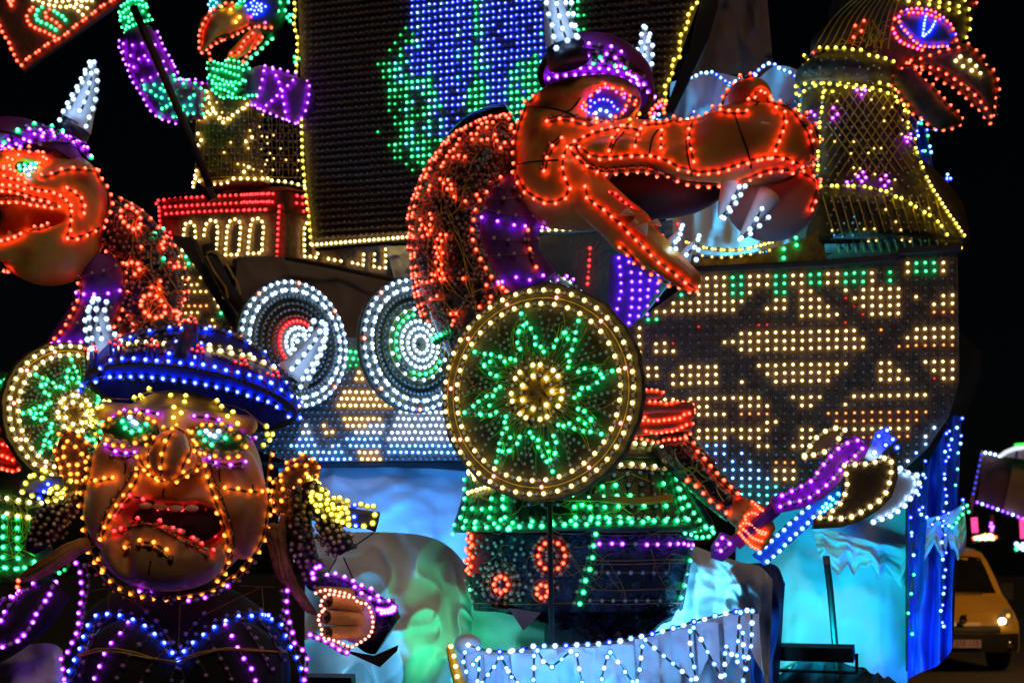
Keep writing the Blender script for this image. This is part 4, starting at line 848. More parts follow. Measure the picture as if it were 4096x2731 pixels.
# weapon arm and hands
arm = loft(*LP('1535,1010,50,9.55 1585,1065,46,9.45 1640,1125,40,9.35 1690,1172,34,9.28', 9.4), 16); T.part('sleeve', arm, 'foil', smooth=True); SA = Surf(arm)
T.string(C(2, 2, '1580,775 1640,800 1655,860 1722,930 1790,1010 1860,1088 1938,1165 2022,1245'), 'R', SA, 40, r=.014); T.string(C(2, 2, '1640,810 1720,890 1810,950 1880,1020 1970,1110 2060,1195'), 'o', SA, 38); T.string(C(2, 2, '1620,1110 1675,1143 1750,1212 1815,1280 1890,1338 1952,1383'), 'R', SA, 41, r=.014); T.string(C(2, 2, '1690,960 1760,1060 1840,1150 1930,1230'), 'n', SA, 40)
scatter_wires(T, SA, U('1545,1015 1620,1070 1700,1160 1660,1170 1560,1080'), 14, 'wire_green', .004, (60, 140))
zp = lambda x, y, Y: at(2500 + x / 1.96, 1500 + y / 1.96, Y); zm = lambda w: w / 1.96 * 9.2 / F
Hn = Sculpt(); Hn.cap(zp(800, 985, 9.3), zp(900, 1060, 9.25), zm(85), zm(105), .03).ell(zp(965, 1100, 9.25), (zm(150), .10, zm(120)), .04)
for a, b_ in (((1010, 1030), (1120, 1100)), ((960, 1100), (1140, 1200)), ((930, 1165), (1120, 1250)), ((915, 1220), (1095, 1300)), ((905, 1262), (1060, 1335))): Hn.cap(zp(*a, 9.14), zp(*b_, 9.12), zm(46), zm(40), .012)
Hn.ell(zp(1130, 1190, 9.22), (zm(45), .07, zm(55)), .02)
hand = Hn.mesh(.0085); T.part('hand', hand, 'skin_orange', smooth=True); SHa = Surf(hand)
for s, cl in (('945,1130 955,1095 1015,1088 1060,1118 1100,1145', 0), ('910,1180 930,1160 965,1165 1000,1185 1040,1215 1080,1225 1110,1240 1085,1245 1050,1230', 0), ('925,1210 960,1235 995,1272 1040,1290 1070,1300', 0), ('900,1235 925,1270 960,1300 1000,1335 1045,1355', 0), ('1000,1000 1025,1020 1060,1050 1100,1075', 0), ('760,1030 785,1045 815,1075', 0)): T.string(Z4(s), 'R', SHa, 13, r=.0105, cable=None, off=.012)
G2 = lambda x, y, Y: at(*C(2, 2, '%f,%f' % (x, y))[0], Y); gm = lambda w: w / KS * 9.35 / F
Hs = Sculpt(); Hs.cap(G2(1100, 380, 9.4), G2(1345, 378, 9.35), gm(52), gm(44), .02)
for a, b_, w in (((1080, 505), (1610, 495), 62), ((1080, 605), (1625, 552), 50), ((1060, 690), (1600, 640), 58)): Hs.cap(G2(*a, 9.42), G2(*b_, 9.34), gm(w), gm(w * .85), .012)
sh = Hs.mesh(.009); T.part('shield_hand', sh, 'skin_red', smooth=True); SS = Surf(sh)
for s in ('1210,345 1270,347 1330,348 1385,365', '1235,438 1300,455 1355,450 1415,463 1470,455 1530,445 1592,438 1648,455 1665,510', '1180,605 1240,595 1300,600 1362,600 1420,592 1477,583 1540,575 1580,550 1627,540 1665,535', '1180,580 1240,577', '1250,690 1310,700 1345,702 1390,695 1440,688 1490,682 1540,665 1590,640 1640,630', '1165,757 1215,762 1275,775 1340,790 1400,772 1460,765 1520,765 1580,740 1630,718'): T.string(C(2, 2, s), 'R', SS, 22, r=.0105, cable=None, off=.012)
T.part('shoulder_cuff', MB().tube([at(*q, 9.75) for q in C(1, 1, '1560,1420 1620,1390 1760,1345 1880,1330 1960,1400')], .035, 8), 'net_green', smooth=True); T.string(C(1, 1, '1565,1405 1630,1370 1700,1352 1770,1328 1850,1315'), 'G', 9.68, 18, r=.014)

# ------------------------------------------------------------------ its star shield
def star_shield(name, label, c, Rz, ang, rot, lit=1.0):
    T = Thing(name, label, 'shield', c - Vector((0, 0, Rz)), 'star shields of the dragons'); a = R_(ang); pl = Plane(c, (math.cos(a), -math.sin(a), 0)); N = 64
    P = lambda q, t, o=0.: pl.pt(Rz * q * math.cos(t), Rz * q * math.sin(t), o)
    wob = [1 + .008 * math.sin(k * 2.3) + .006 * math.sin(k * 5.1) for k in range(N)]
    T.part('board', MB().grid([[P(q * (wob[k] if q > 1 else 1), 2 * math.pi * k / N, o) for k in range(N)] for q, o in ((.01, 0), (.5, 0), (1.06, 0), (1.075, -.012), (1.075, -.05), (1.05, -.06), (.02, -.06))], 0, True), 'shield_board')
    def rg(q, n, keys, r, o=.05, ph=0):
        par = T.part('bulb_ring', MB().tube([P(q, 2 * math.pi * k / 60, .008) for k in range(61)], .0035, 4), 'wire_gold')
        for k in range(n): T.bulb(P(q, 2 * math.pi * k / n + ph, o), (pl.n + Vector((0, -.3, 0))).normalized(), keys[k % len(keys)], r, par)
    rg(1.0, 84, 'Ww', .0135); rg(.868, 76, 'Ww', .0135, ph=.03); rg(.935, 11, 'K', .0125, ph=.2)
    rg(.27, 22, 'WwW', .014); rg(.165, 14, 'Ww', .014); rg(.34, 26, 'w', .011, ph=.1)
    def line(u0, v0, u1, v1, n, keys, r=.0125):
        for i in range(n): t = i / (n - 1.); T.bulb(pl.pt(lerp(u0, u1, t), lerp(v0, v1, t), .045), (pl.n + Vector((0, -.3, 0))).normalized(), keys[i % len(keys)], r if keys[i % len(keys)] in LIT else r * .92)
    for k in range(8):
        t = rot + 2 * math.pi * k / 8; h = math.pi / 8
        tip = (.80 * math.cos(t), .80 * math.sin(t)); 
        for sg in (-1, 1):
            v = (.40 * math.cos(t + sg * h), .40 * math.sin(t + sg * h)); line(tip[0] * Rz, tip[1] * Rz, v[0] * Rz, v[1] * Rz, 9, 'GnnGnGnnG' if sg > 0 else 'GnGnnGnGn')
            tip2 = (.80 * math.cos(t + .09 * sg), .80 * math.sin(t + .09 * sg)); v2 = (.47 * math.cos(t + sg * h * .45), .47 * math.sin(t + sg * h * .45)); line(tip2[0] * Rz * .86, tip2[1] * Rz * .86, v2[0] * Rz, v2[1] * Rz, 5, 'nGnnG')
            v3 = (.50 * math.cos(t + sg * h), .50 * math.sin(t + sg * h)); tip3 = (.80 * math.cos(t + sg * h * .62), .80 * math.sin(t + sg * h * .62)); line(tip3[0] * Rz, tip3[1] * Rz, v3[0] * Rz, v3[1] * Rz, 6, 'wnn', .012)
        for q0 in (.52, .6, .68): T.bulb(P(q0, t, .045), (pl.n + Vector((0, -.3, 0))).normalized(), random.choice('Gn'), .0115)
        line(.62 * Rz * math.cos(t + h), .62 * Rz * math.sin(t + h), .8 * Rz * math.cos(t + h), .8 * Rz * math.sin(t + h), 3, 'w', .011)
    L = []
    for _ in range(150):
        t = random.uniform(0, 6.283); q0, q1 = random.uniform(0, .2), random.uniform(.4, .82); t2 = t + random.uniform(-.25, .25); w = random.uniform(-.3, .3)
        L.append([P(lerp(q0, q1, i / 8), lerp(t, t2, i / 8) + w * math.sin(math.pi * i / 8) * (.4 + .6 * i / 8), .012 + .03 * math.sin(math.pi * i / 8)) for i in range(9)])
    T.wires(L[:100], 'wire_green', .0032, 'green_wire'); T.wires(L[100:], 'wire_gold', .004, 'yellow_wire')
    L = []
    for _ in range(80): t = random.uniform(0, 6.283); t2 = t + random.uniform(2, 4.2); L.append([P(.25, t, .012), P(random.uniform(0, .09), random.uniform(0, 6.28), random.uniform(.02, .06)), P(.25, t2, .02)])
    T.wires(L, 'wire_gold', .0045, 'yellow_wire'); return T
star_shield('star_shield', 'big round shield with a green eight pointed star and yellow rings', at(2157, 1571, 8.95), 405 * 8.95 / F, 23, R_(12))

# ------------------------------------------------------------------ axe and the blue strip beneath it
T = Thing('battle_axe', 'purple handled double axe with dark blades outlined in warm bulbs', 'axe', at(2860, 2240, 9.1)); YA = 9.0
T.part('handle', MB().slab(Z4('1150,970 1250,905 1400,860 1520,800 1580,690 1700,560 1790,475 1925,510 1880,640 1790,705 1690,830 1560,960 1400,1040 1190,1085'), YA, .1), 'purple_cloth')
T.part('grip', MB().slab(Z4('690,1340 760,1230 900,1290 860,1380 770,1460 690,1430'), YA + .1, .1).tube([zp(860, 1320, 9.15), zp(1180, 1040, 9.1)], .05, 10), 'purple_cloth')
T.part('blade', MB().slab(Z4('1700,720 1760,690 1900,712 2000,682 2090,600 2130,650 2140,800 2095,950 1990,1060 1850,1140 1700,1190 1480,1205 1500,1120 1580,1090 1680,1020 1722,900 1735,780'), YA - .03, .07), 'wood_dark')
T.part('blade', MB().slab(Z4('1395,705 1430,545 1530,428 1650,390 1765,420 1790,470 1690,500 1640,600 1540,650 1440,660'), YA + .03, .07), 'wood_dark')
T.part('silver_blade', MB().slab(Z4('1960,1100 2100,960 2140,760 2200,735 2310,800 2260,960 2090,1105 1940,1165'), YA + .16, .05), 'silver')
T.part('spike', MB().slab(Z4('1880,640 1930,540 1970,440 2050,400 2080,470 2145,500 2060,560 1990,640 1930,680'), YA + .08, .06), 'silver')
for s in ('1717,708 1810,700 1863,690 1903,705 1945,682 1997,675 2055,637 2085,690 2080,775 2065,855 2030,940 1965,1003 1890,1047 1797,1100 1725,1120 1617,1120 1525,1115', '1730,775 1738,855 1717,940 1677,1013 1590,1085', '1405,630 1450,550 1498,490 1570,440 1650,417 1722,422 1678,485 1660,540', '1475,625 1553,605 1600,580', '1405,640 1408,675'): T.string(Z4(s), 'Ww', YA - .03, 21, r=.0145, off=.02, cable='copper')
for s in ('1225,945 1310,905 1390,865 1470,818 1515,745 1573,678 1635,607 1697,553 1795,515 1857,520', '1210,1030 1282,1000 1365,985 1458,950 1530,893 1600,840 1655,775 1713,708 1785,645 1852,577', '757,1275 820,1303 775,1360 715,1380 718,1325'): T.string(Z4(s), 'Pp', YA, 21, r=.0145, off=.03, cable='copper')
T.string(Z4('2150,735 2220,770 2295,800 2285,890 2240,950 2200,1010 2140,1060 2080,1100 2015,1125 1940,1150'), 'C', YA + .16, 35, r=.015)
dots(T, Z4('1980,480 2045,435 2090,505 2035,550 2125,570'), YA + .05, 'B', .016); dots(T, Z4('1948,610 2000,650'), YA + .05, 'C', .015)
T = Thing('blue_lath', 'dark blue slanting lath edged with icy lights under the axe', 'lath', at(3020, 2250, 9.4))
T.part('board', MB().slab(Z4('1005,1412 1100,1490 1330,1290 1540,1100 1690,1000 1700,870 1620,910 1400,1050'), 9.45, .06), 'cloth_blue')
T.string(Z4('1050,1390 1100,1340 1145,1297 1190,1255 1240,1215 1283,1165 1333,1125 1380,1078 1432,1035'), 'I', 9.44, 34, r=.0145); T.string(Z4('1110,1460 1157,1423 1198,1387 1240,1340 1283,1290 1330,1248 1375,1210 1425,1160 1470,1115 1517,1070'), 'I', 9.44, 32, r=.0145)
dots(T, Z4('1570,1010 1620,975 1665,930 1605,1020 1640,1045 1580,1040 1545,1035 1690,950 1650,1000 1560,1065'), 9.4, 'T', .013); dots(T, Z4('1525,1075 1600,960 1660,1060'), 9.4, 'I', .014)

# ================================================================== second dragon, cut by the picture's edge
T = Thing('dragon_viking', 'orange dragon in a horned helmet turned away from the ship, behind the troll', 'dragon', at(350, 2450, 9.7))
q1 = lambda x, y, Y: at(*C(1, 0, '%f,%f' % (x, y))[0], Y); qm = lambda w: w / KS * 9.5 / F
S = Sculpt(); S.ell(q1(560, 210, 9.6), (qm(345), .34, qm(400)), .08).ell(q1(420, 570, 9.6), (qm(440), .36, qm(370)), .08, rot=(0, -.15, 0)).ell(q1(60, 120, 9.35), (qm(520), .26, qm(160)), .09, rot=(0, .12, 0))
S.ell(q1(150, -90, 9.42), (qm(260), .16, qm(120)), .06).cap(q1(560, 430, 9.38), q1(-260, 700, 9.25), qm(125), qm(110), .05)
S.ell(q1(130, 385, 9.2), (qm(400), .34, qm(92)), .03, rot=(0, -.14, 0), op='s').ell(q1(125, -75, 9.25), (qm(165), .1, qm(90)), .02, op='s')
head = S.mesh(.019); T.part('head', head, 'skin_orange', smooth=True); S = Surf(head)
T.part('palate', MB().ball(q1(120, 385, 9.62), (qm(430), .12, qm(120)), nu=12, nv=20), 'palate', smooth=True)
hel = dome(q1(230, -125, 9.55), qm(500), .38, qm(300), Euler((R_(-12), R_(12), 0)).to_matrix()); T.part('helmet', hel, ['purple_cloth', 'black_cloth'], smooth=True); SH = Surf(hel)
h1 = cone(at(*C(0, 0, '640,1090')[0], 9.5), at(*C(0, 0, '800,530')[0], 9.5), .11, (.015, 0, 0)); T.part('horn', h1, 'horn_white', smooth=True)
T.part('horn_socket', MB().tube([at(*C(0, 0, '600,1150')[0], 9.5), at(*C(0, 0, '648,1060')[0], 9.5)], [.118, .108], 14), 'horn_base', smooth=True)
for s in ('520,1037 558,947 603,865 645,795 685,725 720,645 777,545', '600,930 645,850 678,785 717,712 740,640 785,575', '690,958 730,883 760,803 775,718 790,640', '745,1090 772,1012 803,940 825,860 835,780 843,703 835,622 812,545'): T.string(C(0, 0, s), 'C', 9.38, 38, r=.0135)
T.string(C(0, 0, '10,1225 60,1175 118,1147 190,1135 270,1130 380,1140 475,1143 570,1155 655,1185 715,1228 767,1285 785,1340'), 'PPGP', SH, 40, r=.0145)
T.string(C(0, 0, '5,1268 75,1232 145,1203 225,1172 290,1165 390,1165 483,1168 583,1178 660,1208 720,1255'), 'P', SH, 36, r=.013); T.string(C(0, 0, '10,1320 70,1280 137,1243 213,1213 295,1187 390,1187 483,1190 583,1200 665,1232 723,1278 778,1332'), 'P', SH, 42, r=.0145)
T.string(C(0, 0, '30,1195 160,1128 250,1090 320,1088 372,1105 500,1110'), 'GpGpGp', SH, 34, r=.013); T.string(C(0, 0, '200,1240 300,1215 420,1215 560,1230 680,1270 760,1340'), 'p', SH, 34)
eye = MB().ball(at(*C(0, 0, '235,1430')[0], 9.36), (.085, .05, .055), nu=10, nv=18); T.part('eyeball', eye, 'nail_black', smooth=True); SE = Surf(eye, head)
for k, s in (('R', '55,1305 110,1305 170,1305 242,1290 312,1300 245,1322 168,1335 110,1345 318,1330 368,1337 372,1372 410,1390 350,1425 78,1393 88,1452 128,1495 180,1525 45,1340 35,1475 20,1400'), ('G', '182,1422 230,1387 278,1390 320,1425 168,1480'), ('C', '260,1435 225,1452 213,1482 290,1465 250,1475 240,1525'), ('K', '308,1475')): dots(T, C(0, 0, s), SE, k, .0125)
T.string(C(0, 0, '815,1475 870,1520') + C(1, 0, '917,88 948,155 968,217 958,277 938,340 900,407 840,455 763,493 677,530 590,545 565,535'), 'R', S, 38)
T.string(C(0, 0, '345,1525 425,1515 515,1470 605,1455 710,1458 800,1470'), 'R', S, 42)
for s in ('40,25 95,45 160,50 220,75 280,118 378,130 460,152 533,192 592,255', '-40,105 0,110 45,120 95,125 150,137 205,153 268,178 340,192 412,213', '-40,205 0,205 65,205 117,203 175,205 232,217 290,237 367,247 440,267 503,263', '557,118 635,155 700,230 693,330', '592,255 600,350 597,443 565,535', '-40,600 25,568 107,552 170,522 232,487 293,478 357,468 425,447', '-30,845 40,820 92,802', '-30,60 30,75 130,85 210,110'): T.string(C(1, 0, s), 'R', S, 30)
T.string(C(1, 0, '-30,180 60,170 160,175 260,200 360,225 460,245'), 'o', S, 30)
for b, t_ in (('85,540', '75,475'), ('5,580', '-20,520')): T.part('tooth', cone(at(*C(1, 0, b)[0], 9.3), at(*C(1, 0, t_)[0], 9.3), .03), 'tooth', smooth=True)
c1 = lambda s, Y: ([q1(float(t.split(',')[0]), float(t.split(',')[1]), Y) for t in s.split()], [qm(float(t.split(',')[2])) for t in s.split()])
neck = loft(*c1('900,380,190 1120,540,240 1260,780,270 1290,1040,265 1230,1330,260 1150,1500,250', 9.85), 26); belly = loft(*c1('830,720,140 880,900,190 850,1080,195 740,1260,190 600,1450,180 520,1560,170', 9.68), 22)
T.part('neck', neck, 'foil', smooth=True); T.part('belly', belly, 'violet_cloth', smooth=True); SN, SB = Surf(neck), Surf(belly)
nk = C(1, 0, '980,260 1120,320 1300,470 1440,640 1520,840 1550,1050 1545,1260 1450,1330 1180,1400 1000,1400 1070,1180 1090,950 1040,760 900,560')
ringR = C(1, 0, '1300,1125')[0]; ringS = C(1, 0, '1150,830')[0]; ringT = C(1, 0, '1120,400')[0]
def nc(x, y, a, b):
    for c_, r_ in ((ringR, 62), (ringS, 50), (ringT, 52)):
        d = math.hypot(x - c_[0], y - c_[1])
        if d < r_: return 'o' if random.random() > .55 else ''
    v = mnoise.noise(Vector((x / 60, y / 60, 7))); return 'R' if v > .36 and x > 560 else ('' if v < -.2 else 'o')
T.fill(nk, 23, 23, nc, SN, r=.0115, jit=.3, off=.04)
T.string(C(1, 0, '1280,1030 1325,1042 1365,1080 1382,1122 1383,1177 1355,1205 1320,1222 1277,1210 1240,1180 1220,1125 1225,1087 1247,1048'), 'R', SN, dot=True, r=.014, cable='copper', off=.05); T.string(C(1, 0, '1115,770 1155,757 1193,770 1208,818 1182,855'), 'R', SN, dot=True, r=.014, cable='copper', off=.05)
T.string(C(1, 0, '1040,345 1080,312 1125,330 1160,360 1185,407 1195,455 1180,485 1150,490 1107,467 1068,430 1047,388'), 'R', SN, dot=True, r=.014, cable='copper', off=.05)
T.string(C(1, 0, '1010,245 1150,320 1240,390 1320,480 1400,570 1470,660 1510,760 1540,870 1550,980 1550,1100 1545,1200 1535,1300'), 'oRoo', SN, 11, r=.012, cable=None, jit=.4, cam=0, off=.05)
dots(T, C(1, 0, '1108,1215 1147,1275 1150,1340 1107,1382 1043,1382 1480,1160 1500,1190 1490,1225 1520,1235 1540,1000 1545,1060 1380,590 1385,550 1410,555 1430,600 1380,640 1430,765 1470,795 1500,790'), SN, 'R', .0135)
dots(T, C(1, 0, '1398,455 1385,725 1315,520'), SN, 'G', .013)
scatter_wires(T, SN, nk, 14, 'wire_gold', .006, (100, 220), name='looping_wire'); scatter_wires(T, SN, nk, 30, 'wire_copper', .003, (60, 140))
T.string(C(1, 0, '880,590 930,640 985,690 1018,762 1053,835 1055,917 1058,995 1057,1080 1018,1140 995,1210 950,1280'), 'R', Surf(neck, belly), 37); T.string(C(1, 0, '680,860 700,942 690,1020 683,1100 640,1165 605,1237 570,1307 530,1360 478,1412 430,1470 380,1520'), 'R', SB, 37)
T.string(C(1, 0, '697,1028 750,1037 822,1030 907,1012 990,990'), 'P', SB, dot=True, r=.014, off=.05, cable='copper'); T.string(C(1, 0, '445,1482 475,1458 523,1430 600,1425 683,1413'), 'P', SB, dot=True, r=.014, off=.05, cable='copper')
for s in ('720,880 800,860 880,840 960,800', '660,1130 740,1140 830,1140 920,1120', '600,1260 680,1270 760,1260'): T.string(C(1, 0, s), 'p', SB, 42, off=.05, cable='copper')
q2 = lambda x, y, Y: at(*C(2, 0, '%f,%f' % (x, y))[0], Y)
body = loft([q2(100, 200, 10.), q2(130, 700, 9.95), q2(100, 1200, 9.9), q2(60, 1800, 9.9), q2(60, 2000, 9.9)], [qm(240), qm(320), qm(280), qm(420), qm(420)], 26, .6); T.part('tunic', body, 'net_green', smooth=True); ST = Surf(body)
T.string(C(2, 0, '-30,480 20,440 70,390 130,340 150,280 172,225 140,218'), 'G', ST, 30, r=.014); T.string(C(2, 0, '-20,300 40,270 100,235 150,205'), 'gG', ST, 20, r=.013)
for s in ('-20,1262 40,1268 147,1285 243,1305 333,1310', '-20,1390 37,1395 135,1420 235,1432'): T.string(C(2, 0, s), 'W', ST, 44, r=.015)
for s in ('40,150 40,230 35,320 33,410 30,495 42,580', '148,160 148,250 148,333 147,425 155,505 150,590', '280,190 272,270 272,357 285,530', '-20,590 42,582 150,592 285,560'): T.string(C(3, 0, s), 'G', ST, 39, r=.0145)
scatter_wires(T, ST, C(2, 0, '0,1180 320,1250 300,1800 0,1800'), 20, 'wire_green', .005, (80, 180))
T.string(C(3, 0, '470,600 515,625 560,600 600,560'), 'gGgn', 9.4, 24)
Hs = Sculpt()
for a, b_, w in (((0, 670), (100, 672), 42), ((-40, 800), (120, 815), 58), ((-40, 895), (130, 925), 48), ((-40, 975), (140, 1005), 50)): Hs.cap(q2(*a, 9.6), q2(*b_, 9.55), qm(w), qm(w * .9), .012)
sh = Hs.mesh(.01); T.part('shield_hand', sh, 'skin_red', smooth=True); SS = Surf(sh)
for s in ('35,640 22,668 68,695 118,695 125,665', '-20,800 20,805 75,818 120,830', '-20,895 10,900 58,915 112,935', '-20,1000 10,1005 60,1020 112,1030 155,1018'): T.string(C(2, 0, s), 'R', SS, 22, r=.011, cable=None, off=.012)
dots(T, C(3, 0, '168,690 160,745 190,785'), 9.3, 'R', .014)
star_shield('star_shield', 'narrow turned star shield half hidden by the troll ear', at(288, 1655, 9.25), 268 * 9.25 / F, -42, R_(4))

# ================================================================== troll head in a blue helmet
T = Thing('viking_troll', 'scowling tan troll with blue horned helmet, braids and raised paw', 'troll', at(700, 2731, 8.5))
YT = 8.2; t2 = lambda x, y, Y=YT: at(x / KS, 1400 + y / KS, Y); tm = lambda w: w / KS * YT / F
S = Sculpt(); S.ell(t2(1520, 1180, 8.6), (tm(770), .42, tm(880)), .08)
S.ell(t2(960, 1330, 8.42), (tm(230), .24, tm(420)), .08).ell(t2(2080, 1370, 8.42), (tm(220), .24, tm(430)), .08).ell(t2(1450, 1480, 8.32), (tm(520), .24, tm(480)), .06).ell(t2(1400, 1760, 8.2), (tm(520), .26, tm(300)), .04, rot=(0, .06, 0))
S.ell(t2(1020, 930, 8.36), (tm(210), .16, tm(170)), .06).ell(t2(1960, 1000, 8.36), (tm(230), .16, tm(180)), .06)
S.cap(t2(900, 520, 8.32), t2(1480, 575, 8.22), tm(85), tm(80), .06).cap(t2(1480, 575, 8.22), t2(2120, 640, 8.32), tm(80), tm(85), .06)
S.cap(t2(1480, 640, 8.22), t2(1470, 880, 8.1), tm(95), tm(150), .05).ell(t2(1475, 900, 8.0), (tm(185), .18, tm(215)), .05).ell(t2(1265, 930, 8.16), (tm(95), .12, tm(105)), .03).ell(t2(1690, 960, 8.16), (tm(100), .12, tm(110)), .03)
S.ell(t2(1120, 700, 8.02), (tm(260), .17, tm(135)), .03, rot=(0, .12, 0), op='s').ell(t2(1870, 775, 8.02), (tm(265), .17, tm(140)), .03, rot=(0, .12, 0), op='s').ell(t2(1310, 1400, 8.0), (tm(330), .55, tm(128)), .02, op='s').ell(t2(1620, 1505, 8.0), (tm(255), .55, tm(232)), .02, op='s').ell(t2(1000, 1600, 8.0), (tm(90), .14, tm(330)), .06, rot=(0, -.2, 0), op='s')
S.cap(t2(1060, 1650, 8.13), t2(1255, 1550, 8.06), tm(55), tm(70), .03).cap(t2(1255, 1550, 8.06), t2(1520, 1665, 8.03), tm(70), tm(70), .03).cap(t2(1520, 1665, 8.03), t2(1800, 1810, 8.08), tm(70), tm(55), .03)
face = S.mesh(.0165); T.part('face', face, 'skin_tan', smooth=True)
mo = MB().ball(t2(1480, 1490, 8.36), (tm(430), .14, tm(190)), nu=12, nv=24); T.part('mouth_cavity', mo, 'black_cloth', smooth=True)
eL = MB().ball(t2(1115, 690, 8.19), (tm(250), .09, tm(128)), nu=12, nv=22, M=Euler((0, .12, 0)).to_matrix()); eR = MB().ball(t2(1870, 770, 8.19), (tm(255), .09, tm(133)), nu=12, nv=22, M=Euler((0, .12, 0)).to_matrix())
T.part('eyeball', eL, 'eye_glow_green', smooth=True); T.part('eyeball', eR, 'eye_glow_green', smooth=True); S = Surf(face, eL, eR); SM = Surf(face)
for x, y, w in ((1245, 1330, 62), (1370, 1338, 66), (1505, 1352, 66), (1640, 1352, 60), (1400, 1520, 50), (1520, 1550, 70), (1650, 1622, 62)): T.part('tooth', MB().ball(t2(x, y, 8.1), (tm(w), .03, tm(30)), nu=6, nv=10), 'tooth', smooth=True)
y3 = 1278.6
def C30(s): return C(3, 0, s)
T.string(C(2, 0, '815,715 815,822 797,920 777,1022 748,1130 725,1238 712,1345 700,1455 705,1552') + C30('708,282 722,385 765,485 830,575 895,655 965,725 1060,790 1160,820 1270,850 1410,860 1530,850 1640,830 1755,812 1860,770 1955,700 2045,625 2125,545 2175,450 2230,345 2258,240 2272,135 2290,30') + C(2, 0, '2290,1205 2310,1100 2322,1000 2335,890'), 'A', SM, 49, r=.0125)
T.string(C30('760,560 830,660 940,770 1100,850 1300,890 1500,890 1700,860 1900,790 2060,680 2180,540'), 't', SM, 47)
T.string(C(2, 0, '1195,985 1180,1100 1128,1195 1060,1280 998,1370 932,1465') + C30('882,290 847,400 835,512 873,603'), 'A', S, 47); T.string(C(2, 0, '1725,975 1760,1040 1783,1142 1820,1245 1862,1340 1910,1440 1940,1550') + C30('1952,383 1945,493 1908,605 1862,700'), 'A', S, 48)
T.string(C(2, 0, '1150,1030 1090,1150 980,1290 900,1420 850,1560'), 't', S, 46); T.string(C(2, 0, '1790,1000 1850,1170 1940,1360 2000,1560 1990,1750'), 't', S, 46)
for s in ('1195,915 1222,965 1265,1040 1325,1102 1393,1137 1433,1110 1537,1077 1622,1018 1697,990 1725,975', '1345,770 1293,820 1268,885 1260,968', '1468,710 1415,810 1395,900 1382,1012 1375,1080', '1575,712 1617,802 1622,865 1585,932 1547,1015', '1410,697 1468,670 1575,712 1665,885 1725,975'): T.string(C(2, 0, s), 'A', S, 42, r=.012)
for k, s in (('A', '955,610 1030,570 1112,568 1185,578 1250,612 1297,640 940,740 988,780 1062,787 1160,770 1238,735 905,650 1742,668 1810,667 1893,663 1965,700 2028,750 2080,815 2025,877 1950,885 1847,875 1762,855 1700,790 1665,712'), ('c', '1068,565 1150,572 1220,592 1272,712 1195,755 1110,790 1773,657 1852,662 1932,680 1995,720 2050,850 1893,888 1807,865 1735,825 1685,755'), ('G', '1055,628 1080,673 1130,695 1192,690 1245,652 1727,715 1765,767 1820,795 1928,757'), ('n', '1058,600 1100,685 1163,700 1222,670 1745,742 1793,780 1853,797 1905,780 1938,725 1705,685'), ('C', '1115,600 1140,630 1165,645 1773,710 1808,730 1843,742 1875,712')): dots(T, C(2, 0, s), S, k, .0115 if k in 'cn' else .013)
for s in ('990,562 1070,522 1170,522 1275,530 1380,555', '1660,573 1775,577 1880,607 1983,660 2075,705 2150,765', '920,830 968,868 1060,888 1168,883', '1755,935 1865,972 1972,982 2080,963'): T.string(C(2, 0, s), 'P', S, 48, r=.0125)
for s in ('960,905 1060,920 1180,910', '1780,980 1900,1010 2060,1000'): T.string(C(2, 0, s), 'p', S, 46)
dots(T, C(2, 0, '890,435 932,435 868,503 905,500 862,568 1155,470 1215,405 1230,443 1297,390 1468,440 1485,523 1530,558 1555,497 1585,443 1483,618 1830,483 1890,543 1943,587 1985,575 2030,632 2285,650 2290,720 2335,720 2310,770 2258,807 750,520 785,520 767,568 735,615 785,595 787,648'), SM, 'Y', .0135, off=.05)
T.part('brow_wire', MB().tube([place(x, y, SM, .03)[0] for x, y in C(2, 0, '900,450 1000,455 1100,420 1290,395 1400,410 1500,405 1600,430 1780,470 1960,510 2100,560 2250,640')], .004, 5), 'wire_copper')
T.string(C(2, 0, '1015,1420 1068,1325 1145,1258 1243,1270 1333,1297 1425,1303 1535,1305 1650,1303 1755,1335 1815,1417 1860,1515') + C30('1885,340'), 'D', SM, 47, r=.013, off=.04); T.string(C30('985,310 1055,265 1145,210 1253,188 1345,227 1400,257 1503,300 1597,350 1692,412 1793,455'), 'D', SM, 46, r=.013, off=.04); T.string(C30('1040,300 1160,240 1280,225 1400,285 1590,380 1760,480'), 'o', SM, 46, r=.011)
T.string(C30('1092,383 1202,363 1322,380 1427,432'), 'A', SM, 52); T.string(C30('1100,410 1220,400 1330,420 1460,500'), 't', SM, 50)
T.string(C(2, 0, '770,1105 822,1130 892,1110 970,1097'), 'A', SM, 36); T.string(C(2, 0, '1950,1187 2053,1200 2143,1217 2218,1213 2295,1195'), 'A', SM, 40)
dots(T, C30('1205,740 1280,797'), SM, 'P', .014); T.string(C30('1130,720 1200,745 1280,800 1380,830 1500,850'), 'p', 8.2, 40); T.string(C30('1620,860 1725,845 1850,802 1945,740 2010,690'), 'PpPpp', 8.2, 36)
for s in ('1070,960 1075,1010 1065,1060', '1875,1030 1880,1120', '2160,1150 2165,1220', '1400,1190 1395,1260', '1290,1800 1275,1900 1290,2020'): T.part('painted_crease', MB().tube([place(x, y, SM, .001)[0] for x, y in C(2, 0, s)], .006, 4), 'nail_black')
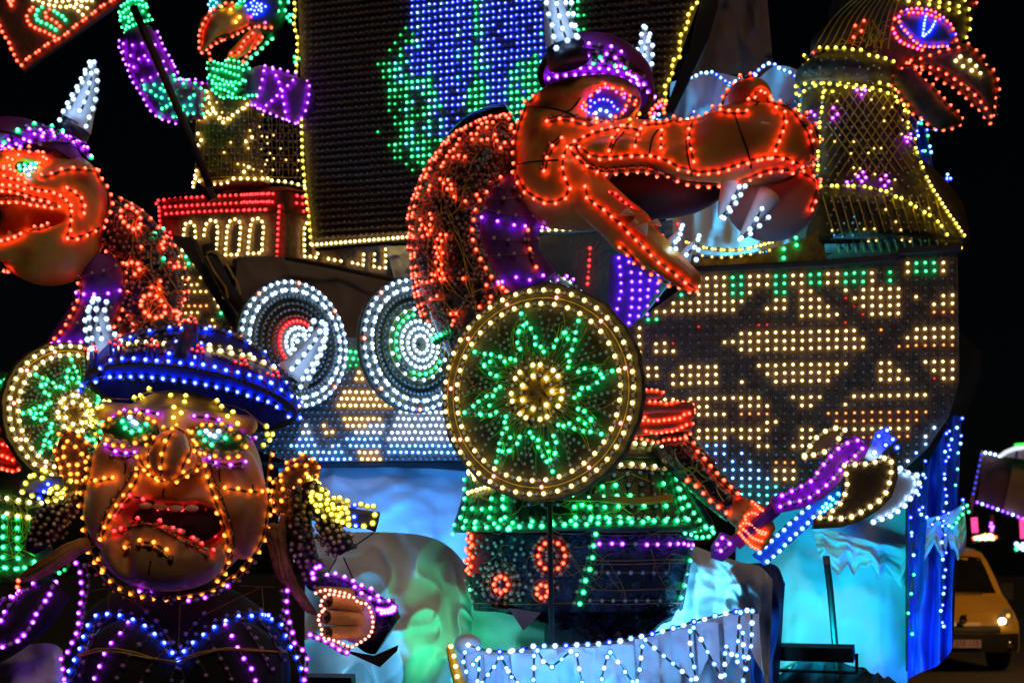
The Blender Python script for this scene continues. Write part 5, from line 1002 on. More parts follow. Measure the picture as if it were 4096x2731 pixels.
# ears
def ear(x, y, rx, rz, tilt, k): 
    mb = MB().ball(at(x, y, 8.45), (rx * 8.4 / F, .08, rz * 8.4 / F), nu=12, nv=20, M=Euler((0, tilt, 0)).to_matrix()); T.part('ear', mb, 'wood_dark', smooth=True); return Surf(mb)
SEl = ear(292, 1850, 68, 128, -.08, 0); SEr = ear(1185, 1948, 80, 122, .45, 1)
for s in ('600,712 537,735 497,790 497,855 513,925 540,1000 548,1080 555,1160 590,1212 650,1195', '660,755 705,793 740,825', '583,793 632,828 678,878 687,920 715,955 680,955 652,993 657,1053', '560,840 562,918 592,975 607,1050 628,1100 683,1130'): T.string(C(2, 0, s), 'At', SEl, 17, r=.0125, cable='copper')
for s in ('310,957 373,935 455,930 518,958 558,1007 552,1080 497,1140 430,1205 393,1283 367,1360 320,1400 250,1370 218,1300 220,1212', '285,1080 315,1050 385,1007 460,995 490,1048 445,1100 383,1168 335,1235 283,1280', '230,1140 255,1115 290,1125 307,1165 280,1222'): T.string(C(2, 1, s), 'At', SEr, 17, r=.0125, cable='copper')
# helmet
MhT = Euler((R_(-15), R_(7.5), 0)).to_matrix(); hel = dome(t2(1640, 415, 8.6), tm(955), .52, tm(610), MhT, 0, 14, 48); T.part('helmet', hel, ['blue_cloth', 'black_cloth'], smooth=True); SH = Surf(hel)
T.string(C(2, 0, '672,345 700,300 740,262 790,240 850,222 925,215 985,212 1085,210 1170,210 1280,215 1380,225 1500,240 1610,255 1725,270 1835,295 1940,312 2050,345 2145,378 2240,408 2340,445') + C(2, 1, '270,487 330,520 380,555 430,578'), 'B', SH, 45, r=.015)
T.string(C(2, 0, '690,340 760,270 850,240 985,235 1170,235 1380,250 1610,280 1835,320 2050,370 2240,435') + C(2, 1, '200,470 330,545'), 'q', SH, 44, r=.0135)
T.string(C(2, 0, '880,130 940,118 1000,100 1085,92 1165,92 1240,100 1350,110 1445,115 1565,130 1680,138 1790,148 1903,183 2005,200 2115,225 2205,245 2290,288') + C(2, 1, '70,245 150,285 210,330 300,385 400,450'), 'B', SH, 45, r=.0145)
T.string(C(1, 0, '1050,1500 1080,1478 1125,1470 1180,1457 1248,1457 1328,1457 1413,1468'), 'W', SH, 34, r=.014); T.string(C(1, 0, '1787,1517 1890,1530 1990,1550') + C(2, 0, '2085,75 2175,103 2252,137 2317,170'), 'W', SH, 46, r=.0145); T.string(C(1, 0, '1830,1560 1950,1590 2080,1640 2200,1700'), 'w', SH, 40); T.string(C(1, 0, '1100,1530 1200,1520 1300,1520 1420,1530'), 'w', SH, 36)
T.string(C(1, 0, '1700,1470 1850,1490 1990,1510 2120,1560'), 'wW', SH, 44, r=.013)
for s in ('1555,1350 1530,1430 1490,1490 1455,1550 1430,1600', '1755,1355 1745,1405 1725,1455 1690,1515 1665,1580'): T.string(C(1, 0, s), 'Bq', SH, 26, r=.014)
T.string(C(1, 0, '960,1560 1050,1480 1150,1410 1280,1370 1400,1350 1550,1330 1700,1330 1850,1350 2000,1400 2150,1480 2250,1550') + C(2, 1, '90,70 160,140 225,215 280,290 340,380'), 'qBq', SH, 26, r=.0125)
for i, dy in enumerate((0, 40, 80)): T.string(C(1, 0, '1000,%d 1150,%d 1350,%d 1500,%d' % (1520 + dy, 1440 + dy, 1400 + dy, 1390 + dy)), 'q', SH, 34, r=.011)
T.part('strap', MB().tube([place(x, y, SH, .004)[0] for x, y in C(1, 0, '1640,1330 1600,1420 1570,1500 1545,1600')], .055, 8), 'cloth_blue', smooth=True)
for cx_, cy_, kx in ((790, 118, 0), (1000, 70, 0), (1310, 78, 0), (1700, 130, 0), (2070, 235, 0), (1640, -120, 0), (2352 - 190 + 180, 330, 0)):
    mb = MB(); par = None; pts = []
    for dx, dy in ((-48, -8), (-5, 8), (0, -40), (35, -18), (45, 12)):
        p, n = SH((cx_ + dx) / KS, 1400 + (cy_ + dy + 30) / KS, .0); e = p + Vector((.006, -.05, .10)); mb.tube([p, e], .007, 5); pts.append((e, (e - p).normalized()))
    par = T.part('bulb_cluster', mb, 'wire_lit_blue')
    for e, n in pts: T.bulb(e, n, 'D', .0095, par)
hl = cone(at(*C(1, 0, '905,1590')[0], 8.45), at(*C(1, 0, '870,1165')[0], 8.45), .095, (-.01, 0, 0)); T.part('horn', hl, 'horn_white', smooth=True)
hr = cone(at(*C(2, 1, '360,230')[0], 8.4), at(*C(1, 1, '600,1290')[0], 8.4), .11, (.02, 0, -.01)); T.part('horn', hr, 'horn_white', smooth=True)
for s in ('800,1090 780,1130 740,1230 740,1320 757,1410 790,1490', '815,1060 778,1128 773,1222 778,1312 795,1395 820,1487', '850,1068 832,1155 832,1238 855,1325 880,1405', '920,1090 900,1130 918,1220 932,1297 985,1360 1043,1425'): T.string(C(1, 0, s), 'C', 8.28, 40, r=.0135)
for s in ('550,1255 545,1300 505,1340 440,1400 395,1440 370,1490', '620,1265 600,1355 550,1435 490,1515 430,1587 365,1662', '650,1285 655,1360 637,1410 615,1475 580,1560 530,1637 470,1712 440,1815', '655,1330 640,1470 600,1560 560,1650 510,1740'): T.string(C(1, 1, s), 'C', 8.24, 36, r=.0135)
# torso and chest
c3 = lambda x, y, Y: at(x / KS, 1998 + y / KS, Y)
S = Sculpt(); S.ell(c3(1500, 1500, 8.75), (tm(1050), .36, tm(900)), .1).ell(c3(1110, 1480, 8.45), (tm(420), .26, tm(470)), .06).ell(c3(2010, 1490, 8.45), (tm(430), .26, tm(470)), .06); bust = S.mesh(.022); T.part('bust', bust, 'black_cloth', smooth=True); SBu = Surf(bust)
T.string(C30('590,1560 630,1440 705,1300 738,1197 757,1125 805,1050 880,987 988,1010 1088,1042 1210,1097 1287,1160 1387,1250 1470,1340 1540,1370 1617,1293 1705,1225 1803,1150 1897,1090 1995,1048 2098,1020 2193,1007 2303,1015') + C(3, 1, '55,1005 165,1012 258,1052 293,1105 318,1178 340,1238 377,1297 410,1365 438,1430 460,1540'), 'B', SBu, 48, r=.0155)
T.string(C30('640,1540 730,1350 790,1180 870,1030 980,960 1100,990 1250,1080 1400,1210 1520,1330 1650,1210 1800,1100 1950,1010 2100,970 2250,965 2400,990'), 'q', SBu, 44, r=.0125)
for s, k in (('1097,1080 1033,1168 935,1277 882,1405 833,1520', 'P'), ('1265,1185 1165,1270 1080,1380 1010,1520', 'p'), ('1395,1300 1310,1380 1240,1480 1200,1560', 'p'), ('960,1020 870,1100 800,1220 760,1350 720,1500', 'p'), ('1935,1100 1998,1207 2060,1335 2132,1430 2172,1540', 'P'), ('1800,1210 1860,1310 1930,1420 1980,1530', 'p'), ('2060,1050 2130,1140 2190,1230 2250,1350 2310,1450', 'p'), ('2210,1040 2280,1120 2340,1230 2400,1380', 'p'), ('1655,1290 1715,1390 1780,1500', 'p'), ('1265,975 1350,1075 1430,1170 1470,1230', 'p'), ('1745,985 1660,1080 1590,1165 1545,1260', 'p'), ('1500,1440 1440,1540', 'q'), ('1560,1450 1600,1550', 'q'), ('2420,1070 2480,1160 2540,1280 2600,1430', 'p')): T.string(C30(s), k, SBu, 47, r=.013)
for s in ('720,1340 860,1295 1000,1290 1150,1320 1300,1370 1450,1390 1600,1370 1750,1320 1950,1290 2150,1300 2400,1300', '730,1350 880,1310 1050,1320 1250,1365 1500,1400 1700,1350 1900,1300 2200,1310 2400,1320'): T.part('cable_bundle', MB().tube([place(x, y, SBu, .04)[0] for x, y in C30(s)], .006, 5), 'wire_gold')
T.wires([[at(*C30(a)[0], 8.2), at(*C30(b_)[0], 8.2)] for a, b_ in (('760,780', '940,750'), ('935,770', '920,960'), ('1540,890', '1525,1270'), ('1750,980', '2220,750'), ('2240,750', '2260,1000'), ('2050,735', '2352,745'), ('960,760', '1270,960'))], 'wire_copper', .004, 'stay_wire', each=True)
T.string(C30('660,540 675,570 700,640 705,722 710,830 685,945 680,1070 650,1175 608,1250 580,1315 535,1345 548,1450 560,1530'), 'P', 8.25, 42, r=.0135); T.string(C30('735,560 765,640 765,750 740,860 720,980 715,1080 680,1180'), 'p', 8.25, 40)
T.string(C(3, 1, '325,775 320,890 328,1000 362,1088 377,1187 403,1248 487,1310 490,1420 470,1535'), 'P', 8.25, 44, r=.0135); T.string(C(3, 1, '275,780 290,880 285,980 310,1080 340,1180'), 'p', 8.25, 40)
sl = loft([c3(520, 760, 8.4), c3(300, 950, 8.35), c3(60, 1130, 8.3), c3(-150, 1250, 8.3)], [tm(120), tm(190), tm(200), tm(200)], 16); T.part('sleeve', sl, 'black_cloth', smooth=True); SSl = Surf(sl)
for s in ('480,700 458,740 410,825 343,920 277,1022 212,1120 147,1187 85,1215 20,1237', '300,750 237,760 165,830 93,918 35,1015 -20,1100', '-30,860 0,850 55,835 113,815 200,770'): T.string(C30(s), 'PpP', SSl, 32, r=.0145)
def hair(s, f, Y, n=11):
    v = [tuple(map(float, t.split(','))) for t in s.split()]; mb = MB()
    for i in range(n):
        a = 6.283 * i / n; k = random.uniform(.45, .8); pts = catmull([tuple(f(x + math.cos(a) * c * k + random.uniform(-9, 9), y + math.sin(a + j * .3) * c * .3, Y - .05 * max(0, math.sin(a)) - random.uniform(0, .03))) for j, (x, y, c) in enumerate(v)], False, 4)
        mb.tube(pts, [hm(34) * (1 - .55 * q / len(pts)) * random.uniform(.8, 1.15) for q in range(len(pts))], 6)
    T.part('hair_lock', mb, 'bark', smooth=True)
# braids, hair and bows
hm = lambda w: w / KS * 8.3 / F; c31 = lambda x, y, Y=8.35: at(1000 + x / KS, 1998 + y / KS, Y)
def lf(s, f, Y, n=14): 
    v = [tuple(map(float, t.split(','))) for t in s.split()]; return loft([f(a, b, Y) for a, b, c in v], [hm(c) for a, b, c in v], n)
br = lf('400,-120,95 420,60,105 430,300,110 490,520,105 550,700,85 590,760,40', c31, 8.4); T.part('braid', br, 'foil', smooth=True); SBr = Surf(br)
bw = lf('500,-150,60 560,0,95 700,110,110 850,150,85 1000,170,80 1090,190,90', c31, 8.35); T.part('bow', bw, 'black_cloth', smooth=True); SBw = Surf(bw)
b2 = lf('600,180,60 700,300,90 790,400,110 820,440,60', c31, 8.38); T.part('bow_tail', b2, 'black_cloth', smooth=True); SB2 = Surf(b2)
T.fill(C(3, 1, '500,-220 570,-200 700,-20 850,60 870,200 700,170 560,90 500,-60'), 20, 17, lambda x, y, a, b: random.choice('YYYw'), SBw, r=.0135, jit=.25, off=.03)
dots(T, C(3, 1, '743,30 815,60 805,100 945,90 1003,50 1055,108 1075,160 1063,203 985,198 850,185 790,160 755,135'), SBw, 'Y', .0145, off=.05); dots(T, C(3, 1, '888,100 895,147 912,193'), SBw, 'B', .0145, off=.05)
T.fill(C(3, 1, '340,-60 500,20 540,250 560,480 620,600 600,740 480,740 390,500 340,200'), 26, 24, lambda x, y, a, b: random.choice('ttkw'), SBr, r=.0125, jit=.3, off=.04)
T.fill(C(3, 1, '560,120 700,200 880,290 860,360 720,480 660,380 580,220'), 20, 18, lambda x, y, a, b: random.choice('cwwt'), SB2, r=.0125, jit=.25, off=.04)
dots(T, C(3, 1, '540,627 570,580 600,570 548,668 1010,790'), 8.2, 'P', .0145)
hair('200,230,90 240,420,95 300,640,85 400,800,70 520,960,75', c31, 8.38); hair('330,120,55 300,300,60 330,560,60', c31, 8.46, 7)
bl = lf('640,1180,120 540,1330,130 420,1480,125 330,1620,100 260,1720,50', lambda x, y, Y: t2(x, y, Y), 8.5); T.part('braid', bl, 'foil', smooth=True); SBl = Surf(bl)
T.fill(C(2, 0, '640,1120 700,1200 640,1420 480,1620 300,1720 250,1640 330,1420 480,1240'), 24, 20, lambda x, y, a, b: random.choice('ttwk'), SBl, r=.0125, jit=.3, off=.04)
bo = lf('180,1180,60 300,1150,75 430,1150,80 540,1130,55', lambda x, y, Y: t2(x, y, Y), 8.35); T.part('bow', bo, 'blue_cloth', smooth=True); SBo = Surf(bo)
dots(T, C(2, 0, '210,1185 248,1140 285,1110 312,1103 378,1078 400,1092 380,1125 290,1193 405,1225 430,1190 480,1150 520,1170 535,1130 440,1165 460,1220 500,1200 490,1230 545,1190'), SBo, 'Y', .014, off=.05); dots(T, C(2, 0, '352,1212 392,1180 425,1150'), SBo, 'B', .0145, off=.05)
hair('740,1650,80 600,1720,100 430,1830,105 260,1930,80 190,1960,40', lambda x, y, Y: t2(x, y, Y), 8.4)
T.wires([[c31(*a, 8.3), c31(*b_, 8.3)] for a, b_ in (((1060, 280), (830, 440)), ((740, 500), (660, 640)), ((800, 490), (900, 720)), ((520, 450), (640, 570)))], 'steel_black', .006, 'stay_rod', each=True)
# raised paw
cf = loft([c31(640, 720, 8.3), c31(800, 830, 8.25), c31(960, 980, 8.2), c31(1110, 1110, 8.2), c31(1180, 1160, 8.2)], [hm(100), hm(160), hm(220), hm(230), hm(190)], 22); T.part('cuff', cf, 'foil_blue', smooth=True); SC_ = Surf(cf)
T.part('sleeve_underside', MB().prism([c31(560, 1180, 8.15), c31(830, 1290, 8.1), c31(1060, 1330, 8.15), c31(1270, 1240, 8.2), c31(1260, 1290, 8.2), c31(1110, 1430, 8.15)], [c31(560, 1180, 8.5), c31(830, 1290, 8.5), c31(1060, 1330, 8.5), c31(1270, 1240, 8.5), c31(1260, 1290, 8.5), c31(1110, 1430, 8.5)]), 'black_cloth')
Pw = Sculpt(); Pw.ell(c31(915, 1025, 8.075), (hm(165), .10, hm(200)), .03); paw = Pw.mesh(.01); T.part('palm', paw, 'fur', smooth=True); ms = [paw]
for a, b_ in (((672, 862), (925, 905)), ((655, 1003), (930, 1020)), ((668, 1140), (905, 1130))):
    f = Sculpt().cap(c31(*a, 7.98), c31(*b_, 7.99), hm(64), hm(56), .02).mesh(.008); ms.append(f); fo = T.part('finger', f, 'finger_gold', smooth=True); T.part('claw', MB().ball(c31(a[0] - 8, a[1], 7.945), (hm(48), .03, hm(54)), nu=8, nv=12), 'nail_black', fo, smooth=True)
T.part('thumb', Sculpt().cap(c31(600, 780, 8.05), c31(850, 800, 8.03), hm(42), hm(48), .02).mesh(.009), 'finger_gold', smooth=True)
T.string(C(3, 1, '568,797 620,775 685,770 765,787 830,800 900,840 935,880 985,880 1025,920 1045,978 1055,1040 1050,1100 1025,1158 975,1198 925,1228 870,1255 800,1225 740,1205 690,1190 622,1170 620,1110 598,1050 590,1000 620,955 650,940 612,905 618,865 655,820 700,805 780,820 850,830'), 'K', 7.93, 20, r=.0085, cable='copper')
T.string(C(3, 1, '660,640 748,672 835,705 930,757 1015,793 1080,850'), 'P', SC_, 38, r=.015); T.string(C(3, 1, '900,775 960,830 1040,870 1110,890 1200,890'), 'Pp', SC_, 18, r=.014); T.string(C(3, 1, '1100,935 1160,942 1205,930 1240,905 1225,950 1130,965'), 'P', 8.0, 13, r=.0145); T.string(C(3, 1, '520,1150 590,1180 670,1210 720,1240 790,1290 840,1300 830,1275'), 'Pp', 8.0, 17, r=.014)

# ================================================================== bird with the flag on the castle
T = Thing('flag', 'dark tilted flag edged in red bulbs with a yellow and green emblem', 'flag', at(250, 290, 12.2)); YF = 12.2
FPl = Plane(at(200, 100, YF), (1, .12, 0))
T.part('board', MB().slab(C(0, 0, '-160,-100 -20,150 200,610 1045,8 1250,-140 1100,-600 -400,-500'), FPl.depth, .05), 'wood_dark')
T.string(C(0, 0, '-20,180 15,265 45,322 82,373 102,433 130,487 155,535 190,568'), 'R', FPl, 27, r=.0145, cable='copper', off=.03); T.string(C(0, 0, '190,568 237,512 288,478 343,440 397,397 450,367 508,343 567,303 612,265 660,222 717,185 765,150 817,110 873,65 928,35 975,5 1060,-50'), 'RoR', FPl, 15, r=.0135, cable='copper', off=.03)
for s, k in (('285,75 262,100 235,150 242,190 265,225 305,248 345,268 388,283 430,305 468,325 508,342', 'R'), ('430,90 395,122 400,158 447,178 487,205 517,237', 'R'), ('82,18 113,15 102,58 95,40', 'R'), ('365,72 327,100 312,143 325,180 357,200 402,218 442,240 480,265', 'G'), ('468,105 498,127 537,150 563,182', 'G'), ('285,8 335,15 373,38 425,52 470,62 520,70 572,72 605,62 657,45 705,20', 'W'), ('380,-10 430,10 485,25 540,25 590,14 655,10 700,18', 'W'), ('605,62 640,75 675,105 712,138', 'W'), ('657,45 700,65 748,80', 'W'), ('705,20 745,15 790,18', 'W')): T.string(C(0, 0, s), k, FPl, dot=True, r=.0145, cable='copper', off=.03)
T = Thing('flag_pole', 'long dark pole slanting down from the raised green fist', 'pole', at(840, 760, 12.7))
T.part('shaft', MB().tube([at(*C(0, 0, '1140,60')[0], 12.65), at(*C(0, 0, '1215,230')[0], 12.65), at(*C(0, 0, '1500,880')[0], 12.65), at(*C(0, 0, '1800,1600')[0], 12.7)], .036, 10), 'wood_dark', smooth=True)
T.part('foot', MB().tube([at(825, 750, 12.7), at(850, 800, 12.72)], .05, 8), 'wood_dark')

T = Thing('parrot_standard_bearer', 'green orange beaked bird figure with purple sleeves raising a fist', 'bird figure', at(1010, 780, 13.2)); YB = 13.0
f0 = lambda x, y, Y=YB: at(x / KS, y / KS, Y); fm = lambda w: w / KS * YB / F
def lf0(s, Y, n=16, flat=1.): 
    v = [tuple(map(float, t.split(','))) for t in s.split()]; return loft([f0(a, b, Y) for a, b, c in v], [fm(c) for a, b, c in v], n, flat)
arm = lf0('1165,300,150 1260,510,170 1330,690,178 1420,840,172 1560,865,158 1720,865,155', YB); T.part('raised_sleeve', arm, 'purple_cloth', smooth=True); SA = Surf(arm)
Fs = Sculpt(); Fs.ell(f0(1160, 110), (fm(120), .12, fm(115)), .03).cap(f0(1130, 310), f0(1150, 180), fm(70), fm(80), .03)
for i in range(4): Fs.cap(f0(1060, 40 + 48 * i, YB - .12), f0(1240, -10 + 48 * i, YB - .12), fm(30), fm(28), .01)
fist = Fs.mesh(.016); T.part('fist', fist, 'net_green', smooth=True); SF = Surf(fist)
for s in ('1030,130 1045,85 1070,40 1135,8 1200,8 1245,45 1250,75', '1045,150 1060,125 1100,85 1150,60 1190,48 1225,62', '1042,180 1070,165 1090,165 1125,135 1165,128 1195,113 1225,115 1255,130', '1050,210 1068,215 1090,190 1125,170 1155,150 1190,120', '1085,290 1090,260 1125,235 1155,212 1185,195 1215,178 1250,165 1275,160', '1078,330 1110,345 1140,350 1175,342 1210,325', '1255,290 1275,265 1270,235'): T.string(C(0, 0, s), 'G', SF, 15, r=.0125, cable=None)
for s in ('1020,350 1045,400 1070,460 1085,515 1110,570 1128,630 1150,680 1185,735 1240,820 1300,930 1400,1000 1500,1030', '1325,290 1350,345 1375,400 1402,455 1430,505 1460,562 1485,615 1512,660 1545,705 1600,712 1660,708 1722,712 1785,712'): T.string(C(0, 0, s), 'P', SA, 26, r=.014, cable='copper')
for s in ('1075,380 1130,398 1205,390 1290,370', '1080,440 1135,480 1195,515 1270,530', '1240,492 1275,455 1320,400', '1165,580 1130,560', '1235,690 1295,672 1355,645 1410,610 1460,565', '1390,540 1330,530'): T.string(C(0, 0, s), 'P', SA, 30, r=.013, cable='copper')
T.fill(C(0, 0, '1180,700 1340,660 1500,640 1780,740 1720,1040 1500,1030 1360,980 1250,840'), 27, 26, lambda x, y, a, b: random.choice('GGGn'), SA, r=.013, jit=.38, off=.03)
tor = lf0('1990,760,270 1960,900,290 1930,1150,280 1960,1400,290 1990,1540,310 2010,1580,300', 13.3, 30, .6); T.part('tunic', tor, 'net_yellow', smooth=True); ST = Surf(tor)
T.string(C(0, 0, '1735,810 1790,800 1795,865 1820,925 1860,990 1890,1020 1912,1055 1955,1020 2005,980 2055,945 2105,905 2150,870'), 'W', ST, 23, r=.0145, cable='gold'); T.string(C(0, 0, '1730,885 1785,965 1840,960 1760,1015 1720,1025'), 'W', ST, 24, r=.0145, cable='gold')
T.string(C(0, 0, '1650,1565 1690,1510 1740,1550 1845,1550 1910,1545 1970,1530 2045,1530 2110,1530 2190,1535 2260,1535') + C(0, 1, '120,1535 210,1545 275,1550 350,1560 405,1575 470,1590'), 'W', ST, 27, r=.0145, cable='gold'); T.string(C(0, 0, '1700,1465 1690,1510 1655,1545 1650,1600'), 'W', ST, 16, r=.0135, cable='gold')
dots(T, C(0, 0, '2140,1182 2095,1220 2120,1440 2085,1480 1710,1150 1735,1205 1712,1247'), ST, 'W', .0145)
tp = C(0, 0, '1700,860 2300,900 2300,1500 1720,1520'); T.fill(tp, 24, 23, lambda x, y, a, b: (random.choice('wwwwy')) if random.random() > .2 else '', ST, r=.0112, jit=.2, off=.03); T.fill(C(0, 1, '0,950 440,1080 460,1540 0,1520'), 24, 23, lambda x, y, a, b: (random.choice('wwwwy')) if random.random() > .2 else '', ST, r=.0112, jit=.2, off=.03)
L = []
for i in range(26): x = 790 + 16.5 * i + random.uniform(-3, 3); L.append([place(x + random.uniform(-2, 2), 430 + 34 * j, ST, .015)[0] for j in range(9)])
for j in range(10): L.append([place(790 + 42 * i, 440 + 30 * j + random.uniform(-4, 4), ST, .018)[0] for i in range(11)])
T.wires(L, 'wire_gold', .004, 'net_wire')
gl = Sculpt(); gl.ell(f0(1960, 680, 12.85), (fm(190), .1, fm(140)), .03)
for i in range(4): gl.cap(f0(1830, 575 + 62 * i, 12.76), f0(2080, 600 + 66 * i, 12.76), fm(36), fm(34), .012)
glv = gl.mesh(.016); T.part('glove', glv, 'net_green', smooth=True); SG = Surf(glv)
for s in ('1800,555 1845,548 1875,558 1915,565 1975,580 2030,585 2085,600 2115,605', '1930,520 1965,540 2020,550 2065,560 2110,550', '1795,585 1835,605 1880,612 1925,625 1965,635 2005,645 2040,655 2075,675 2090,705 2060,720 2020,715 1970,712 1920,700 1885,690 1850,675 1810,645', '1800,670 1840,710 1875,728 1915,738 1955,750 1985,755 2020,770 2005,795 1965,788 1940,780 1905,768 1870,760 1825,735', '1825,765 1880,800 1935,820 1970,835 2020,840 2080,825 2140,820 2195,815'): T.string(C(0, 0, s), 'G', SG, 17, r=.0125, cable=None)
hd = Sculpt(); hd.ell(f0(2130, 60, 13.25), (fm(330), .26, fm(330)), .06); hd.cap(f0(2060, 150, 13.0), f0(1790, 260, 12.85), fm(110), fm(90), .05).cap(f0(1790, 260, 12.85), f0(1735, 420, 12.8), fm(85), fm(25), .04); hdm = hd.mesh(.02); T.part('head', hdm, 'net_green', smooth=True)
bk = Sculpt().cap(f0(2040, 140, 12.9), f0(1810, 220, 12.78), fm(105), fm(90), .04).cap(f0(1810, 220, 12.78), f0(1740, 410, 12.76), fm(85), fm(22), .04).mesh(.016); T.part('beak', bk, 'skin_orange', smooth=True)
lk = Sculpt().cap(f0(2180, 320, 12.95), f0(1990, 480, 12.85), fm(70), fm(45), .03).mesh(.016); T.part('lower_beak', lk, 'skin_orange', smooth=True); SHd = Surf(hdm, bk, lk)
for s in ('1830,90 1770,170 1745,230 1725,285 1725,350 1715,450 1750,440 1800,405 1860,370 1910,340 1960,300 2020,270 2075,240 2130,218 2195,220 2255,228 2310,228', '2160,300 2115,340 2070,390 2040,445 1985,465 1950,505', '2225,320 2185,370 2145,425 2115,475 2080,530', '1800,405 1790,465 1800,515', '1850,80 1935,35 1990,50'): T.string(C(0, 0, s), 'R', SHd, 24, r=.0135)
dots(T, C(0, 0, '1900,85 1970,100 2040,150 2005,185'), SHd, 'Y', .0145); dots(T, C(0, 0, '2195,160 2260,190 2125,145'), SHd, 'M', .0135)
T.string(C(0, 0, '2315,315 2285,375 2240,420 2195,465 2145,500 2110,545'), 'G', SHd, 30, r=.0145)
ey = MB().ball(at(*C(0, 1, '60,60')[0], 12.9), (.2, .08, .14), nu=10, nv=16); T.part('eyeball', ey, 'cloth_blue', smooth=True); SE = Surf(ey)
dots(T, C(0, 1, '15,35 40,20 65,40 30,62 55,70 85,60 100,45 15,85 45,95 75,90 100,100 60,120 130,65 100,75 35,120 -25,60 -10,90'), SE, 'B', .0145)
dots(T, C(0, 0, '1800,10 1850,5 1870,30 1810,45 1850,60 1800,75 1830,90 1800,125'), SHd, 'T', .0135); dots(T, C(0, 0, '2030,60 2050,40 2080,40 2110,15 2060,5 2320,10 2330,60 2280,30'), SHd, 'G', .0145)
dots(T, C(0, 1, '145,35 190,12 215,42 242,28 330,18 190,68 228,95 280,90 340,130 320,150 345,180 368,130 175,315 145,372 98,418 55,463 10,500 385,490 432,505 390,535 40,620'), SHd, 'G', .0145)
rs = Sculpt().cap(at(*C(0, 1, '120,740')[0], 12.95), at(*C(0, 1, '380,850')[0], 12.85), fm(170), fm(180), .04).mesh(.022); T.part('sleeve', rs, 'purple_cloth', smooth=True); SR = Surf(rs)
for s in ('130,590 195,605 260,620 325,640 385,655', '125,630 118,690 100,765 60,880', '15,900 70,930 130,955 190,980 250,1005 315,1030 385,1055 440,1085', '200,620 230,670 260,730 300,870 310,935 322,1000', '370,710 330,750 220,845 165,885 105,910', '485,690 490,780 480,855 465,925 435,985 410,1050'): T.string(C(0, 1, s), 'P', SR, 28, r=.014, cable='copper')

# ================================================================== dark raven-like bird at the bow
T = Thing('giant_bird', 'huge dark bird with red outlined open beak standing on the bow', 'bird figure', at(3500, 1040, 12.1)); YR = 12.0
g0 = lambda x, y, Y=YR: at(2996 + x / KS, y / KS, Y); gm3 = lambda w: w / KS * YR / F
def lf3(s, Y, n=20, flat=1.): 
    v = [tuple(map(float, t.split(','))) for t in s.split()]; return loft([g0(a, b, Y) for a, b, c in v], [gm3(c) for a, b, c in v], n, flat)
body = lf3('850,740,400 870,1000,420 950,1300,460 1080,1560,590 1120,1800,720 1140,2130,760', 12.3, 40, .7); T.part('body', body, 'bird_black', smooth=True); SBd = Surf(body)
hd = Sculpt().ell(g0(1300, 120, 12.15), (gm3(620), .5, gm3(470)), .08).ell(g0(1000, 380, 12.2), (gm3(480), .4, gm3(200)), .08).ell(g0(850, 640, 12.2), (gm3(460), .42, gm3(170)), .06).mesh(.03); T.part('head', hd, 'bird_black', smooth=True)
ub = Sculpt().cap(g0(1460, 440, 12.), g0(1800, 560, 11.85), gm3(100), gm3(162), .05).cap(g0(1800, 560, 11.85), g0(1985, 740, 11.8), gm3(160), gm3(125), .05).cap(g0(1985, 740, 11.8), g0(2065, 1030, 11.8), gm3(120), gm3(24), .05).mesh(.02); T.part('upper_beak', ub, 'bird_black', smooth=True)
lb = Sculpt().cap(g0(1340, 680, 12.), g0(1490, 850, 11.85), gm3(100), gm3(116), .05).cap(g0(1490, 850, 11.85), g0(1650, 1000, 11.8), gm3(114), gm3(95), .05).cap(g0(1650, 1000, 11.8), g0(1775, 1035, 11.8), gm3(92), gm3(48), .05).mesh(.02); T.part('lower_beak', lb, 'bird_black', smooth=True)
SHd = Surf(hd, ub, lb); SAll = Surf(hd, ub, lb, body)
for s in ('1867,400 1912,437 1968,487 2018,537 2060,600 2093,660 2113,730 2113,815 2105,900 2093,985 2065,1060', '1867,400 1790,430 1697,445 1615,462 1530,490 1450,500 1370,505 1330,525', '1360,520 1455,565 1533,585 1587,625 1635,663 1693,695 1758,730 1822,780 1882,828 1935,890 1980,960 2030,1025 2065,1060', '1420,545 1530,560 1625,580 1680,612 1735,640 1797,688 1863,733 1925,785 1980,852 2020,915 2060,995', '1330,525 1285,580 1250,635 1250,700 1250,755 1317,832 1370,862 1395,915 1430,970 1490,1033 1545,1080 1610,1107 1680,1118 1760,1097 1828,1055 1827,1010 1757,962 1697,908 1640,848 1595,793 1553,740 1513,690 1473,635 1420,578 1360,520'): T.string(C(0, 3, s), 'R', SHd, 36, r=.0125)
T.string(C(0, 3, '1940,460 2060,570 2140,700 2140,850 2125,980'), 'o', SHd, 34, r=.011)
T.string(C(0, 3, '1775,527 1807,495 1880,527 1933,575 1975,640'), 'W', SHd, dot=True, r=.0145, cable='copper'); T.string(C(0, 3, '1830,570 1900,610'), 'W', SHd, dot=True, r=.0145, cable='copper')
ey = MB().ball(g0(1510, 250, 11.7), (gm3(250), .1, gm3(130)), nu=12, nv=20, M=Euler((0, .25, 0)).to_matrix()); T.part('eyeball', ey, 'cloth_blue', smooth=True); SE = Surf(ey, hd)
